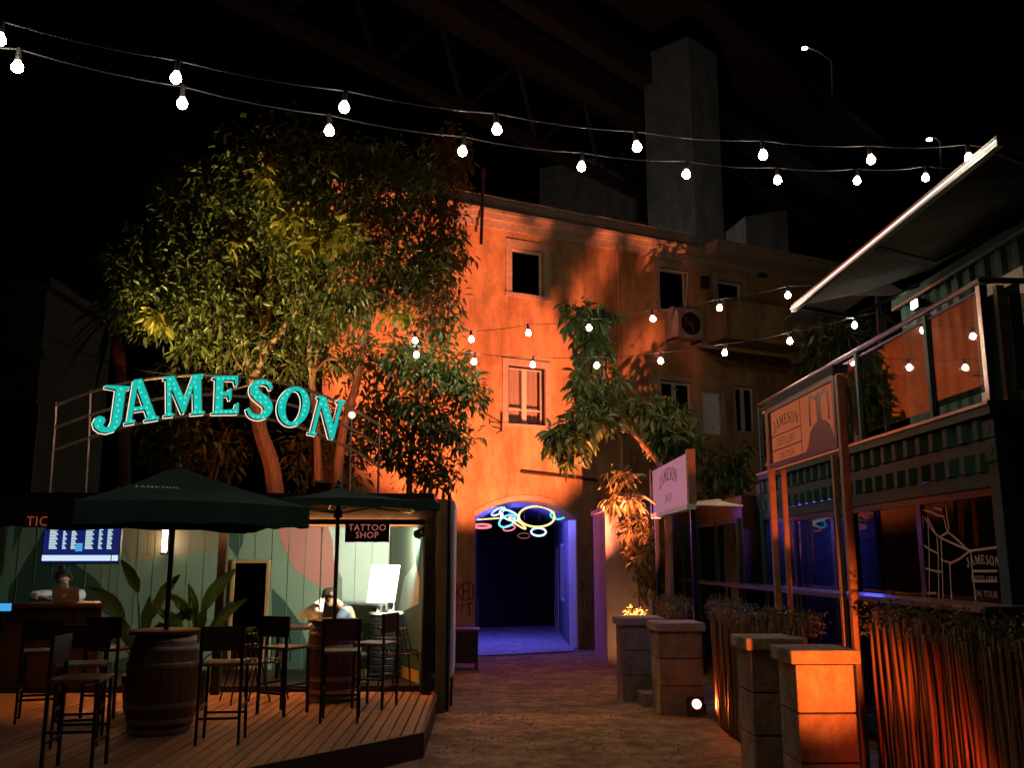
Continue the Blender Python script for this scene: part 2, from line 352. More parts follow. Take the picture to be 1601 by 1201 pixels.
# foliage: many small folded leaves in one mesh --------------------------------
def leaves(cent, spread, n_per, size, droop=.35, fold=.25, width=.36, seed=0):
    """cent: (k,3) clump centres, spread: clump radius; returns verts, faces"""
    g = np.random.default_rng(seed); k = len(cent); n = k*n_per
    c = np.repeat(cent, n_per, 0)
    d = g.normal(size=(n, 3)); d /= np.linalg.norm(d, axis=1)[:, None]
    base = c+d*spread*g.random((n, 1))**.5
    ax = d*.8+g.normal(size=(n, 3))*.5; ax[:, 2] -= droop*1.4; ax /= np.linalg.norm(ax, axis=1)[:, None]
    up = g.normal(size=(n, 3))*.5+np.array([0, 0, 1.]); sd = np.cross(ax, up); sd /= np.linalg.norm(sd, axis=1)[:, None]+1e-9
    nr = np.cross(sd, ax); L = size*(.4+1.1*g.random((n, 1))**1.6)
    p0 = base; p1 = base+ax*L*.45; p3 = base+ax*L-np.array([0, 0, 1.])*L*.12
    l = base+ax*L*.42+sd*L*width*.5+nr*L*fold*.3; r = base+ax*L*.42-sd*L*width*.5+nr*L*fold*.3
    l2 = base+ax*L*.75+sd*L*width*.36+nr*L*fold*.15; r2 = base+ax*L*.75-sd*L*width*.36+nr*L*fold*.15
    V_ = np.stack([p0, l, l2, p3, r2, r, p1], 1).reshape(-1, 3)
    b = (np.arange(n)*7)[:, None]
    F_ = np.concatenate([b+np.array([[0, 6, 1, 1]]), b+np.array([[1, 6, 3, 2]]), b+np.array([[6, 0, 5, 5]]), b+np.array([[5, 4, 3, 6]])], 1).reshape(-1, 4)
    return V_, F_
def leaf_obj(name, V_, F_, mat, parent=None, kind=None):
    org = ORG[parent.name] if parent else Vector((0, 0, 0))
    me = bpy.data.meshes.new(name); V2 = V_-np.array(org)
    fs = [tuple(int(i) for i in f[:3]) if f[2] == f[3] else tuple(int(i) for i in f) for f in F_]
    me.from_pydata(V2.tolist(), [], fs); me.materials.append(M[mat])
    o = bpy.data.objects.new(name, me); COL.objects.link(o)
    if parent: o.parent = parent
    ORG[o.name] = org
    if kind: o["kind"] = kind
    return o
def blob_clumps(blobs, seed=0, shell=.55):
    """blobs: (centre, radii, count) -> clump centres, denser near the skin"""
    g = np.random.default_rng(seed); out = []
    for c, r, k in blobs:
        d = g.normal(size=(k, 3)); d /= np.linalg.norm(d, axis=1)[:, None]
        rr = (shell+(1-shell)*g.random((k, 1)))*(.85+.3*g.random((k, 1)))
        out.append(np.array(c)+d*rr*np.array(r))
    return np.concatenate(out)
# ================================================================== THE SETTING
# ground
g = MB(); NG = 60
xs = sorted(set([-400, -120, -40] + [x*.5 for x in range(-26, 27)] + [40, 120, 400])); ys = sorted(set([-60, -15] + [y*.5 for y in range(-2, 56)] + [40, 90, 200, 600]))
def gz(x, y): return .018*mnoise.noise((x*.7, y*.7, 1)) + .008*mnoise.noise((x*2.1, y*2.1, 4)) - .012
g.add([(x, y, gz(x, y)) for y in ys for x in xs], [(j*len(xs)+i, j*len(xs)+i+1, (j+1)*len(xs)+i+1, (j+1)*len(xs)+i) for j in range(len(ys)-1) for i in range(len(xs)-1)])
tag(g.build('ground', 'ground', smooth=True, base=(0, 0, 0)), kind='structure')
pb = MB()
for i in range(3600):
    y = 5.2 + rnd.random()**1.4*14; x = rnd.uniform(-.5, 2.2) if y > 9 else rnd.uniform(-3, 2.3); r = rnd.uniform(.004, .013)
    if x < -.45 and y > 6.9+1.17*(x+2.19): continue
    pb.ball((x, y, gz(x, y)+r*.25), r, 5, 3, (1, rnd.uniform(.6, 1.1), .6))
tag(pb.build('gravel', 'pebble', base=(0, 0, 0)), 'loose small stones scattered over the brown earth lane', 'gravel', kind='stuff')

# ------------------------------------------------------------------ the house with the archway
s_l, s_r = on_f(500, 700)[0], on_f(1330, 600)[0]
zR = on_f(735, 340)[1]
house = root('ochre_house', fw(0, 0), 'tall ochre plastered house with an arched passage, lit orange', 'house')
def rect(x0, y0, x1, y1):
    a = on_f(x0, (y0+y1)/2)[0]; b = on_f(x1, (y0+y1)/2)[0]; xm = (x0+x1)/2
    return a, on_f(xm, y1)[1], b, on_f(xm, y0)[1]
WIN = dict(a=rect(800, 390, 850, 461), b=rect(794, 574, 852, 664), c=rect(1031, 421, 1075, 486), d=rect(1122, 440, 1161, 476), e=rect(1034, 597, 1084, 682), f=rect(1097, 612, 1131, 680), g=rect(1150, 605, 1182, 676))
aL = on_f(742, 1000)[0]; aS = on_f(905, 812)[1]; aT = on_f(823, 783)[1]; aC = aL/2; aW = -aL/2
# segmental arch
rise = aT-aS; RR = (aW*aW+rise*rise)/(2*rise); th = math.asin(aW/RR)
arc = [(aC+RR*sin(t), aT-RR+RR*cos(t)) for t in np.linspace(th, -th, 15)]
outer = [(s_l, -.1), (aL, -.1)] + [arc[-1]] + arc[-2:0:-1] + [arc[0], (0, -.1), (s_r, -.1), (s_r, zR), (s_l, zR)]
holes = [[(a, z0), (a, z1), (b, z1), (b, z0)] for a, z0, b, z1 in WIN.values()]
wall = MB().poly([outer]+holes, fw(0, 0, -.38), FD, Z_, FN, .38).build('wall', 'stucco', house)
def fbox(mb, s0, s1, z0, z1, n0, n1):
    return mb.hexa([fw(s0, z0, n0), fw(s1, z0, n0), fw(s1, z0, n1), fw(s0, z0, n1), fw(s0, z1, n0), fw(s1, z1, n0), fw(s1, z1, n1), fw(s0, z1, n1)])
def window(w, mat_pane, mull_v=0, mull_h=None, surround=.14, frame='white_frame', ft=.045, back=None, label=None):
    a, z0, b, z1 = w
    f = MB(); n0, n1 = -.17, -.11
    fbox(f, a, a+ft, z0, z1, n0, n1); fbox(f, b-ft, b, z0, z1, n0, n1); fbox(f, a+ft, b-ft, z1-ft, z1, n0, n1); fbox(f, a+ft, b-ft, z0, z0+ft, n0, n1)
    for k in range(mull_v):
        x = a+(b-a)*(k+1)/(mull_v+1); fbox(f, x-.05, x+.05, z0+ft, z1-ft, n0, n1+.004)
    if mull_h:
        z = z0+(z1-z0)*mull_h
        fbox(f, a+ft, b-ft, z-.014, z+.014, n0+.01, n1-.006)
    win = f.build('window', frame, house)
    if label: win["label"] = label
    fbox(MB(), a+ft, b-ft, z0+ft, z1-ft, n0+.022, n0+.03).build('pane', mat_pane, win)
    if back: 
        cb = MB(); nn = 14
        for k in range(nn):
            x0 = a+ft+(b-a-2*ft)*k/nn; x1 = a+ft+(b-a-2*ft)*(k+1)/nn; e = .02*(k % 2)
            cb.add([fw(x0, z0, -.27-e), fw(x1, z0, -.27-.02+e), fw(x1, z1, -.27-.02+e), fw(x0, z1, -.27-e)], [(0, 1, 2, 3)])
        cb.build('curtain', back, win)
    else:
        fbox(MB(), a-.1, b+.1, z0-.1, z1+.1, -.46, -.44).build('dark_room', 'dark_void', win)
    if surround:
        s = MB(); t = surround; p = .03
        fbox(s, a-t, a-.003, z0-.003, z1+.003, -.05, p); fbox(s, b+.003, b+t, z0-.003, z1+.003, -.05, p); fbox(s, a-t, b+t, z1+.003, z1+t*1.1, -.05, p+.004); fbox(s, a-t-.02, b+t+.02, z0-t*.55, z0-.003, -.05, p+.03)
        s.build('surround', 'stone_trim', win)
    return win
window(WIN['a'], 'glass_dark', surround=.15, label='upper dark window with white frame')
window(WIN['b'], 'glass_clear', 1, .26, surround=.13, back='curtain', label='casement window with pale curtains')
window(WIN['c'], 'glass_dark', surround=.13)
window(WIN['d'], 'glass_dark', surround=.14)
window(WIN['e'], 'glass_dark', 1, .5, surround=.1)
window(WIN['f'], 'white_panel', surround=.05, label='window closed with a white board')
window(WIN['g'], 'glass_dark', 1, surround=.05)
# black outer edge on the curtained window
a, z0, b, z1 = WIN['b']; fr = MB()
for q in ((a+.002, a+.03, z0+.002, z1-.002), (b-.03, b-.002, z0+.002, z1-.002), (a+.03, b-.03, z1-.03, z1-.002), (a+.03, b-.03, z0+.002, z0+.03)): fbox(fr, *q, -.10, -.02)
fr.build('shutter_frame', 'black_metal', house)
# open sash leaning out of window c
a, z0, b, z1 = WIN['c']; sa = MB()
for p, q in (((b-.02, z0+.05, -.08), (b-.16, z1-.12, .22)), ((a+.04, z1-.1, .16), (b-.16, z1-.12, .22))): sa.bar(fw(*p), fw(*q), .03, .03)
sa.build('open_sash', 'white_frame', house)
# cornice and parapet
sm = on_f(1095, 400)[0]
c = MB(); fbox(c, s_l, s_r, zR+.002, zR+.12, -.38, .16); fbox(c, s_l, s_r, zR+.12, zR+.19, -.36, .24); fbox(c, s_l, s_r, zR-.16, zR-.002, .001, .06); c.build('cornice', 'stone_trim', house)
c = MB(); fbox(c, s_l, sm, zR+.19, zR+.52, -.36, -.06); fbox(c, s_l, sm, zR+.52, zR+.58, -.40, -.01); c.build('parapet', 'stone_trim', house)
zc = on_f(1180, 408)[1]
c = MB(); fbox(c, sm, s_r, zc-.16, zc, .002, .62); fbox(c, sm-.04, s_r, zc, zc+.08, .002, .70); c.build('eave_slab', 'stone_trim', house)
# thin sloping gutter over the arch, drain pipes
p = fw(*on_f(813, 738), .05); q = fw(*on_f(932, 751), .05); MB().tube([p, q], .03, 8).build('gutter_pipe', 'dark_wood', house, True)
MB().tube([fw(*on_f(962, 385), .06), fw(*on_f(965, 470), .06), fw(*on_f(968, 570), .06), fw(*on_f(972, 790), .06)], .045, 8).build('drain_pipe', 'stucco', house, True)
# wall bracket
br = MB(); b0 = fw(*on_f(783, 655), .0); br.bar(fw(*on_f(783, 645), .03), fw(*on_f(783, 675), .03), .03, .03); br.tube([fw(*on_f(783, 662), .03), fw(*on_f(755, 662), .3)], .012); br.tube([fw(*on_f(783, 672), .03), fw(*on_f(768, 680), .25)], .012); br.tube([fw(*on_f(757, 657), .25), fw(*on_f(757, 667), .25)], .012)
br.build('wall_bracket', 'black_metal', house)
# moulding round the arch
am = MB()
for i in range(14):
    (x0, y0), (x1, y1) = arc[i], arc[i+1]; k = 1.0+.11/RR; cz = aT-RR
    am.hexa([fw(x0, y0+.003, -.02), fw(x1, y1+.003, -.02), fw(x1, y1+.003, .02), fw(x0, y0+.003, .02), fw(aC+(x0-aC)*k, cz+(y0-cz)*k, -.02), fw(aC+(x1-aC)*k, cz+(y1-cz)*k, -.02), fw(aC+(x1-aC)*k, cz+(y1-cz)*k, .02), fw(aC+(x0-aC)*k, cz+(y0-cz)*k, .02)])
am.build('arch_moulding', 'stone_trim', house)
# passage: vault, side walls, end
DP = 6.6; A_ = Vector((.03, 1, 0)).normalized()      # the passage runs straight away from the lane
def tn(s, z, d): return fw(s, z, -.381) + A_*d
vt = MB(); ring = [(0, -.1)] + arc + [(aL, -.1)]
ring = [(aC+(x-aC)*1.005, z) for x, z in ring]
for i in range(len(ring)-1):
    p, q = ring[i], ring[i+1]; vt.add([tn(*p, 0), tn(*q, 0), tn(*q, DP), tn(*p, DP)], [(0, 1, 2, 3)])
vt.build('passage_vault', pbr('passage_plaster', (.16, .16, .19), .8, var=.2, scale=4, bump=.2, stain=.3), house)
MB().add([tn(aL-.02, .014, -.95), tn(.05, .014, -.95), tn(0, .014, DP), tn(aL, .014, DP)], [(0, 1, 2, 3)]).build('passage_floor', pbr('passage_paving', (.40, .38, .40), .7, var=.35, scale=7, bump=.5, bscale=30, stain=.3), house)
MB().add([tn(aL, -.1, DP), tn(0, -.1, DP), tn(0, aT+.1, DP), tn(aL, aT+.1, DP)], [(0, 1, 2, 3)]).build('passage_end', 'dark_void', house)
dg_ = MB()
for k in range(7):
    x0 = aL+.03+(-aL-.06)*k/7; x1 = aL+.03+(-aL-.06)*(k+1)/7-.012
    dg_.hexa([tn(x0, 0, DP-.06), tn(x1, 0, DP-.06), tn(x1, 0, DP-.02), tn(x0, 0, DP-.02), tn(x0, aS-.1, DP-.06), tn(x1, aS-.1, DP-.06), tn(x1, aS-.1, DP-.02), tn(x0, aS-.1, DP-.02)])
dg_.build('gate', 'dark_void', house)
def tbox(d0, d1, z0, z1, t=.03):
    return MB().hexa([tn(-t, z0, d0), tn(-t, z0, d1), tn(-.001, z0, d1), tn(-.001, z0, d0), tn(-t, z1, d0), tn(-t, z1, d1), tn(-.001, z1, d1), tn(-.001, z1, d0)])
pw = tbox(1.5, 1.56, .85, 2.15).build('passage_window', 'white_frame', house)
for q in ((2.8, 2.86, .85, 2.15), (2.15, 2.19, .91, 2.09), (1.56, 2.8, 2.09, 2.15), (1.56, 2.8, .85, .91)): tbox(*q).build('window_bar', 'white_frame', pw)
pd_ = tbox(4.2, 4.28, .0, 2.1).build('passage_door', 'white_frame', house); tbox(5.3, 5.38, .0, 2.1).build('door_jamb', 'white_frame', pd_); tbox(4.28, 5.3, 2.03, 2.1).build('door_head', 'white_frame', pd_)
# pale jamb post on the right edge of the arch
fbox(MB(), -.045, -.004, 0, aS-.02, -.30, .012).build('jamb_post', 'white_frame', house)
# passage lights: blue tube under the crown
bt = root('tube_lamp', tn(aC, aT-.1, 1.6), 'blue fluorescent tube under the crown of the arched passage', 'lamp')
MB().cyl(tn(aC-.42, aT-.22, .7), tn(aC-.42, aT-.22, 2.2), .022, n=8).build('tube', 'blue_tube', bt, True)
MB().bar(tn(aC-.42, aT-.175, .65), tn(aC-.42, aT-.175, 2.25), .06, .05).build('housing', 'black_metal', bt)
# neon rings hanging in the arch
def ring_pts(px, py, rx, ry, Y, n=26, tilt=0):
    c_ = at_y(px, py, Y); k = Y/FPX*1.03
    out = []
    for i in range(n):
        t = 2*pi*i/n; a_, b_ = rx*k*cos(t), ry*k*sin(t)
        # a round hoop lying nearly level, seen edge on: its depth follows its roundness
        dep = math.sqrt(max(0, rx*rx-ry*ry))*k*sin(t)*.6
        out.append(c_+Vector((a_*cos(tilt)-b_*sin(tilt), dep, a_*sin(tilt)+b_*cos(tilt))))
    return out
neon = [('neon_yellow', 839, 808, 27, 16, 19.7, .022, 'big yellow neon hoop hanging in the arched passage', 0), ('neon_green', 872, 806, 11, 6, 19.9, .02, 'small green neon hoop beside the big yellow one', 0),
        ('neon_white', 842, 832, 11, 6, 19.6, .022, 'small white-blue neon hoop below the big yellow one', 0), ('neon_red', 754, 823, 13, 3, 19.2, .022, 'flat red neon hoop at the left of the arch', 0),
        ('neon_dim', 819, 838, 9, 4, 19.9, .010, 'thin dim red neon hoop lowest in the arch', 0), ('neon_cyan', 793, 815, 13, 8, 20.0, .022, 'cyan neon hoop in the middle of the tangle', .5),
        ('neon_white', 796, 806, 15, 7, 19.8, .022, 'white neon hoop left of the big yellow one', -.4), ('neon_red', 796, 826, 9, 4, 20.1, .014, 'small red neon hoop under the cyan one', .2),
        ('neon_white', 779, 800, 11, 4, 20.3, .02, 'white neon hoop highest at the left of the arch', .5), ('neon_yellow', 809, 818, 15, 3, 19.9, .018, 'narrow yellow neon hoop tilted down to the right', -.6)]
for mt, px, py, rx, ry, Y, r, lb, ti in neon:
    pts = ring_pts(px, py, rx, ry, Y, tilt=ti); top = max(pts, key=lambda p: p.z)
    ro = root('neon_hoop', sum(pts, Vector())/len(pts), lb, 'neon lamp', 'neon hoops in the arched passage')
    MB().tube(pts, r, 6, True).build('tube', mt, ro, True)
    MB().tube([top, Vector((top.x, top.y, 3.0))], .004, 4).build('wire', 'cable', ro)
ro = root('neon_bar', at_y(766, 811, 19.4), 'straight orange neon bar at the left of the arch', 'neon lamp')
MB().tube([at_y(746, 813, 19.3), at_y(787, 810, 19.6)], .016, 6).build('tube', 'neon_yellow', ro, True); MB().tube([at_y(770, 811, 19.45), at_y(770, 795, 19.45)], .004, 4).build('wire', 'cable', ro)
# graffiti, painted on the wall left of the arch
gf = MB()
def stroke(pts, w=.02, n=.004):
    P = [on_f(*p) for p in pts]
    rb = ribbon([(s, z, w) for s, z in P]); m_ = len(P); gf.add([fw(s, z, n) for s, z in rb], [(i, i+1, 2*m_-2-i, 2*m_-1-i) for i in range(m_-1)])
for k, ch in enumerate(([(714, 940), (714, 912), (721, 915), (715, 926), (722, 940)], [(731, 912), (724, 913), (724, 939), (731, 938)], [(724, 926), (730, 925)], [(733, 939), (733, 910), (739, 914), (740, 934), (733, 939)],
           [(713, 962), (714, 944), (722, 961), (723, 943)], [(727, 946), (739, 943)], [(733, 945), (734, 962)])): stroke(ch, .018, .004+.0015*k)
gf.build('graffiti', 'graffiti', house)
# small bit of faint tagging on the right of the arch
gf = MB()
for k in range(9):
    x, y = rnd.uniform(908, 920), rnd.uniform(905, 950); stroke([(x, y), (x+rnd.uniform(-4, 4), y+rnd.uniform(3, 8)), (x+rnd.uniform(-4, 4), y+10)], .008, .004+.0015*k)
gf.build('graffiti', 'black_plastic', house)
# balcony box on the right part of the house
a0, a1 = on_f(1102, 500)[0], on_f(1222, 500)[0]; zb0, zb1 = on_f(1160, 545)[1], on_f(1160, 487)[1]
bx = MB(); fbox(bx, a0, a1, zb0, zb0+.12, .002, .75); fbox(bx, a0, a1, zb0+.12, zb1, .63, .75); fbox(bx, a0, a0+.12, zb0+.12, zb1, .002, .63); bx.build('balcony', 'stucco', house)
lr = MB(); r0, r1 = on_f(1090, 560)[0], on_f(1225, 560)[0]; zz = on_f(1150, 585)[1]
for k in range(18):
    x0 = r0+(r1-r0)*k/18; x1 = x0+(r1-r0)/18-.012
    lr.hexa([fw(x0, zz, .95), fw(x1, zz, .95), fw(x1, zz+.5, .0), fw(x0, zz+.5, .0), fw(x0, zz+.05, .95), fw(x1, zz+.05, .95), fw(x1, zz+.55, .0), fw(x0, zz+.55, .0)])
lr.build('tile_canopy', 'brick_roof', house)
# air conditioner
ac0, az0, ac1, az1 = rect(1038, 488, 1084, 534); ac = root('air_conditioner', fw((ac0+ac1)/2, az0, .2), 'boxy air conditioner unit with round fan hung under upper window', 'air conditioner')
b_ = MB(); fbox(b_, ac0, ac1, az0, az1, .06, .36); b_.build('casing', 'concrete', ac, bevel=.012)
cc = fw(ac0+(ac1-ac0)*.58, (az0+az1)/2, .362); rr = (az1-az0)*.38
MB().cyl(cc, cc+FN*.012, rr, n=24).build('fan_grille', 'black_plastic', ac); f_ = MB()
for k in range(5):
    t = 2*pi*k/5; f_.bar(cc+FN*.016, cc+FN*.016+(FD*cos(t)+Z_*sin(t))*rr*.85, .07, .008)
f_.cyl(cc+FN*.012, cc+FN*.035, rr*.22, n=12).build('fan', 'steel', ac)
for q in (ac0+.05, ac1-.09): fbox(MB(), q, q+.04, az0-.05, az0-.002, 0, .36).build('bracket', 'black_metal', ac)
# small wall boxes
for (x0, y0, x1, y1), lb in (((1095, 433, 1106, 452), 'small grey meter box on the wall between upper windows'), ((1184, 428, 1196, 434), 'tiny vent grille under the eave of the house')):
    e = rect(x0, y0, x1, y1); q_ = MB(); fbox(q_, e[0], e[2], e[1], e[3], .002, .09); tag(q_.build('wall_box', 'plaster_dark', bevel=.006), lb, 'wall box')
# tall chimney pipe standing at the roof edge
pp = MB(); pp.tube([fw(*on_f(743, 388), .29), fw(*on_f(747, 275), .29)], .035, 8); pp.cyl(fw(*on_f(747, 283), .29), fw(*on_f(747, 272), .29), .06, n=10); tag(pp.build('flue_pipe', 'black_metal'), 'dark thin flue pipe rising past the orange roof edge', 'pipe')

# ------------------------------------------------------------------ low side wall right of the arch
gw = root('side_wall', (2.5, 16.6, 0), 'low lilac and cream plastered side wall right of the arch', 'wall')
MB().box((2.14, 16.4, -.1), (2.95, 18.2, 2.62)).build('wall', 'purple_stucco', gw, bevel=.01); MB().box((2.10, 16.36, 2.622), (2.98, 18.2, 2.70)).build('coping', 'stone_trim', gw, bevel=.01)

# ------------------------------------------------------------------ dark building at far left
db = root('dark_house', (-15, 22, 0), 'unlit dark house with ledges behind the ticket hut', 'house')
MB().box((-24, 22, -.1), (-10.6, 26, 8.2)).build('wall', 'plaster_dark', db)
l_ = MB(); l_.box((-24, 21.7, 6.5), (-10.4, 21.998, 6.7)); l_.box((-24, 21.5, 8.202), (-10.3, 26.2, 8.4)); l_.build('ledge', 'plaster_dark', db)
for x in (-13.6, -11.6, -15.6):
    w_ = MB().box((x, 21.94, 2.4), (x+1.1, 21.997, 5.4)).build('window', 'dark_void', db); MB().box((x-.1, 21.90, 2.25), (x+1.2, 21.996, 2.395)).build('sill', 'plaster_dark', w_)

# ------------------------------------------------------------------ the great bridge overhead
BD = Vector((sin(R(45)), cos(R(45)), 0)); BN = Vector((BD.y, -BD.x, 0))
brg = root('bridge', at_z(726, 165, 30), 'dark red steel truss bridge crossing the night sky overhead', 'bridge')
def bl(px, py, z): return at_z(px, py, z)
l1 = bl(486, 56, 26); l2 = bl(658, 10, 29); 
def along(p, a, b): return p+BD*a, p+BD*b
ch = MB(); ch.bar(*along(l1, -60, 150), .55, .6); ch.build('chord', 'bridge_steel', brg)
u1 = l1+Vector((0, 0, 3.6))+BN*1.2; MB().bar(*along(u1, -60, 150), .5, .5).build('chord', 'bridge_steel', brg)
for k in range(30):
    a_ = -50+k*6.0
    MB().bar(l1+BD*a_, u1+BD*(a_+3), .22, .26).build('diagonal', 'bridge_steel', brg); MB().bar(u1+BD*(a_+3), l1+BD*(a_+6), .22, .26).build('diagonal', 'bridge_steel', brg)
g1 = bl(1000, 180, 28)
for i, (dn, dz, w, h) in enumerate(((0, 0, 1.0, 1.3), (2.2, .9, .9, 1.6))): MB().bar(*along(g1+BN*dn+Vector((0, 0, dz)), -120, 90), w, h).build('girder', 'bridge_steel', brg)
dk = MB(); c0 = u1+Vector((0, 0, 1.2)); wv = (g1-c0); wid = wv.dot(BN)+6
dk.obox(c0+BN*(wid/2)+BD*20+Vector((0, 0, 1.4)), BD, BN, Z_, 260, wid, .5); dk.build('road_deck', 'bridge_steel', brg)
ap = root('approach_viaduct', bl(1300, 190, 34), 'pale concrete viaduct edge running down to the right in the sky', 'viaduct')
e1 = bl(1300, 190, 34); MB().obox(e1-BN*4.5+BD*-10, BD, BN, Z_, 170, 9, 1.2).build('deck', 'concrete', ap); MB().obox(e1+BD*-10+Vector((0, 0, 1.05)), BD, BN, Z_, 170, .4, .88).build('parapet', 'concrete', ap)
def pier(x0, x1, xm, ytop, Y, label, ytop2=None, dep=5.0):
    pt = at_y(x0, ytop, Y); p2 = at_y(x1, ytop, Y); h = pt.z; h2 = at_y(x1, ytop2, Y).z if ytop2 else h
    xm_ = at_y(xm, ytop, Y).x
    ro = root('bridge_pier', ((pt.x+p2.x)/2, Y, 0), label, 'pier', 'concrete piers of the bridge')
    a_, b_, c_ = (pt.x, Y+dep*.4), (xm_, Y), (p2.x, Y+dep*.35); d_ = ((pt.x+p2.x)/2+1.2, Y+dep)
    m_ = MB(); q = [a_, b_, c_, d_]; hs = [h, h, h2, h]
    m_.add([(x, y, -.5) for x, y in q]+[(x, y, z) for (x, y), z in zip(q, hs)], [(3, 2, 1, 0), (4, 5, 6, 7), (0, 1, 5, 4), (1, 2, 6, 5), (2, 3, 7, 6), (3, 0, 4, 7)])
    m_.build('shaft', 'concrete', ro)
pier(1015, 1132, 1076, 55, 46, 'tallest grey concrete bridge pier behind the ochre house')
pier(846, 1016, 930, 245, 60, 'broad low concrete pier left of the tallest one')
pier(1153, 1252, 1165, 338, 38, 'short concrete pier with sloping top right of the tallest one', 305)
# street lamps far up on the viaduct
for (px, py), (bx_, by_), lb in (((1258, 75), (1300, 95), 'far street lamp with curved arm high in the black sky'), ((1453, 218), (1470, 222), 'tiny distant street lamp just left of the awning tip')):
    Y = 58; hp = at_y(px, py, Y); el = at_y(bx_, by_, Y); base = at_y(bx_+2, by_+60, Y)
    so = root('street_lamp', base, lb, 'street lamp', 'street lamps on the viaduct')
    MB().tube([base, el, el+(hp-el)*.5+Vector((0, 0, .25)), hp+Vector((0, 0, .12))], .07, 6).build('pole', 'black_metal', so)
    MB().ball(hp, .17, 8, 6, (1.2, 1, .6)).build('lamp_head', 'street_glow', so, True)
    lamp('POINT', 'street_light', hp+Vector((-.2, -.6, -.3)), 140 if px < 1300 else 30, (.7, .85, 1), so, radius=.2)
sl = root('street_lamp', (6.5, 33, 0), 'street lamp standing behind the ochre house, hidden by it', 'street lamp', 'street lamps on the viaduct')
MB().tube([(6.5, 33, 0), (6.5, 33, 5.6), (6.9, 33.4, 5.9)], .06, 8).build('pole', 'steel', sl, True); MB().ball((7.0, 33.5, 5.88), .2, 10, 6, (1.3, 1, .5)).build('lamp_head', 'street_glow', sl, True)
lamp('POINT', 'street_light', (7.1, 33.7, 5.7), 1300, (1, .88, .74), sl, radius=.2)
# ------------------------------------------------------------------ right-hand containers
XC, Y0C, Y1C = 3.81, 6.74, 12.8
def corr(mb, p, u, v, n, W, H, pitch=.26, dep=.035):
    """pressed trapezoid sheet: from p along u (W), up v (H), ribs towards n"""
    p = Vector(p); k = int(W/pitch); L = []
    for i in range(k):
        a = W*i/k; b = W/k
        L += [(a, 0), (a+b*.28, 0), (a+b*.5, dep), (a+b*.78, dep)]
    L.append((W, 0)); m = len(L)
    return mb.add([p+u*a+n*d for a, d in L]+[p+u*a+n*d+v*H for a, d in L], [(i, i+1, m+i+1, m+i) for i in range(m-1)])
bar = root('container_bar', (XC, Y0C, 0), 'dark green shipping container bar with dark glass front behind bamboo fence', 'container bar')
f_ = MB(); S_ = .14
f_.box((XC, Y0C, .1), (XC+S_, Y0C+S_, 2.66)); f_.box((XC, Y1C-S_, .1), (XC+S_, Y1C, 2.66)); f_.box((6.25-S_, Y0C, .1), (6.25, Y0C+S_, 2.66))
f_.box((XC+.005, Y0C+S_, 2.56), (XC+S_, Y1C-S_, 2.66)); f_.box((XC+.008, Y0C+S_, 2.30), (XC+S_, Y1C-S_, 2.42)); f_.box((XC+S_, Y0C+.005, 2.56), (6.25-S_, Y0C+S_, 2.66)); f_.box((XC+.005, Y0C+S_, .1), (XC+S_, Y1C-S_, .26))
f_.build('frame', 'green_metal', bar, bevel=.008)
for x, y in ((XC-.012, Y0C-.012), (XC-.012, Y1C-S_+.012)):
    k_ = MB().box((x, y, 2.662), (x+.17, y+.17, 2.80)).build('corner_casting', 'green_metal', bar, bevel=.01)
    h_ = MB(); h_.cyl((x-.004, y+.085, 2.73), (x+.02, y+.085, 2.73), .035, n=12); h_.cyl((x+.085, y-.004, 2.73), (x+.085, y+.02, 2.73), .035, n=12); h_.build('slot', 'dark_void', k_)
    k_ = MB().box((x, y, 2.48), (x+.17, y+.17, 2.655)).build('corner_casting', 'green_metal', bar, bevel=.01)
    h_ = MB(); h_.cyl((x-.004, y+.085, 2.57), (x+.02, y+.085, 2.57), .04, n=12); h_.cyl((x+.085, y-.004, 2.57), (x+.085, y+.02, 2.57), .04, n=12); h_.build('slot', 'dark_void', k_)
corr(MB(), (XC+.02, Y1C-S_, 2.42), -Y_, Z_, -X_, Y1C-Y0C-2*S_, .14, .24, .05).build('upper_ribbing', 'green_metal', bar)
corr(MB(), (XC+.02, Y1C-S_, 2.665), -Y_, Z_, -X_, Y1C-Y0C-2*S_, .15, .24, .05).build('rib_band', 'green_metal', bar)
corr(MB(), (6.25-S_, Y0C+.05, .1), -X_, Z_, -Y_, 6.25-XC-2*S_, 2.46).build('end_wall', pbr('rust_green', (.10, .085, .045), .5, var=.3, scale=5), bar)
inn = MB(); inn.box((6.2, Y0C+S_, .1), (6.24, Y1C, 2.6)); inn.box((XC+.2, Y1C-.06, .1), (6.2, Y1C-.02, 2.6)); inn.box((XC+.1, Y0C+S_, .05), (6.2, Y1C, .1)); inn.box((XC+.15, Y0C+S_, 2.57), (6.2, Y1C-.1, 2.6)); inn.box((XC+.3, 9.6, .1), (6.2, 9.66, 2.55))
inn.build('inner_wall', 'black_metal', bar)
ys_ = [Y0C+S_, 8.15, 9.65, 10.2, 11.5, Y1C-S_]
for i in range(5):
    fr = MB(); a_, b_ = ys_[i], ys_[i+1]
    for q in ((a_, a_+.045, .26, 2.30), (b_-.045, b_, .26, 2.30), (a_+.045, b_-.045, 2.24, 2.30), (a_+.045, b_-.045, .26, .33)): fr.box((XC+.03, q[0], q[2]), (XC+.09, q[1], q[3]))
    w_ = fr.build('window', 'black_metal', bar); MB().box((XC+.055, a_+.045, .33), (XC+.065, b_-.045, 2.24)).build('pane', 'glass_dark', w_)
bl_ = root('blue_room_lamp', (4.6, 10.9, 2.4), 'blue tube lamp glowing inside the container bar', 'lamp')
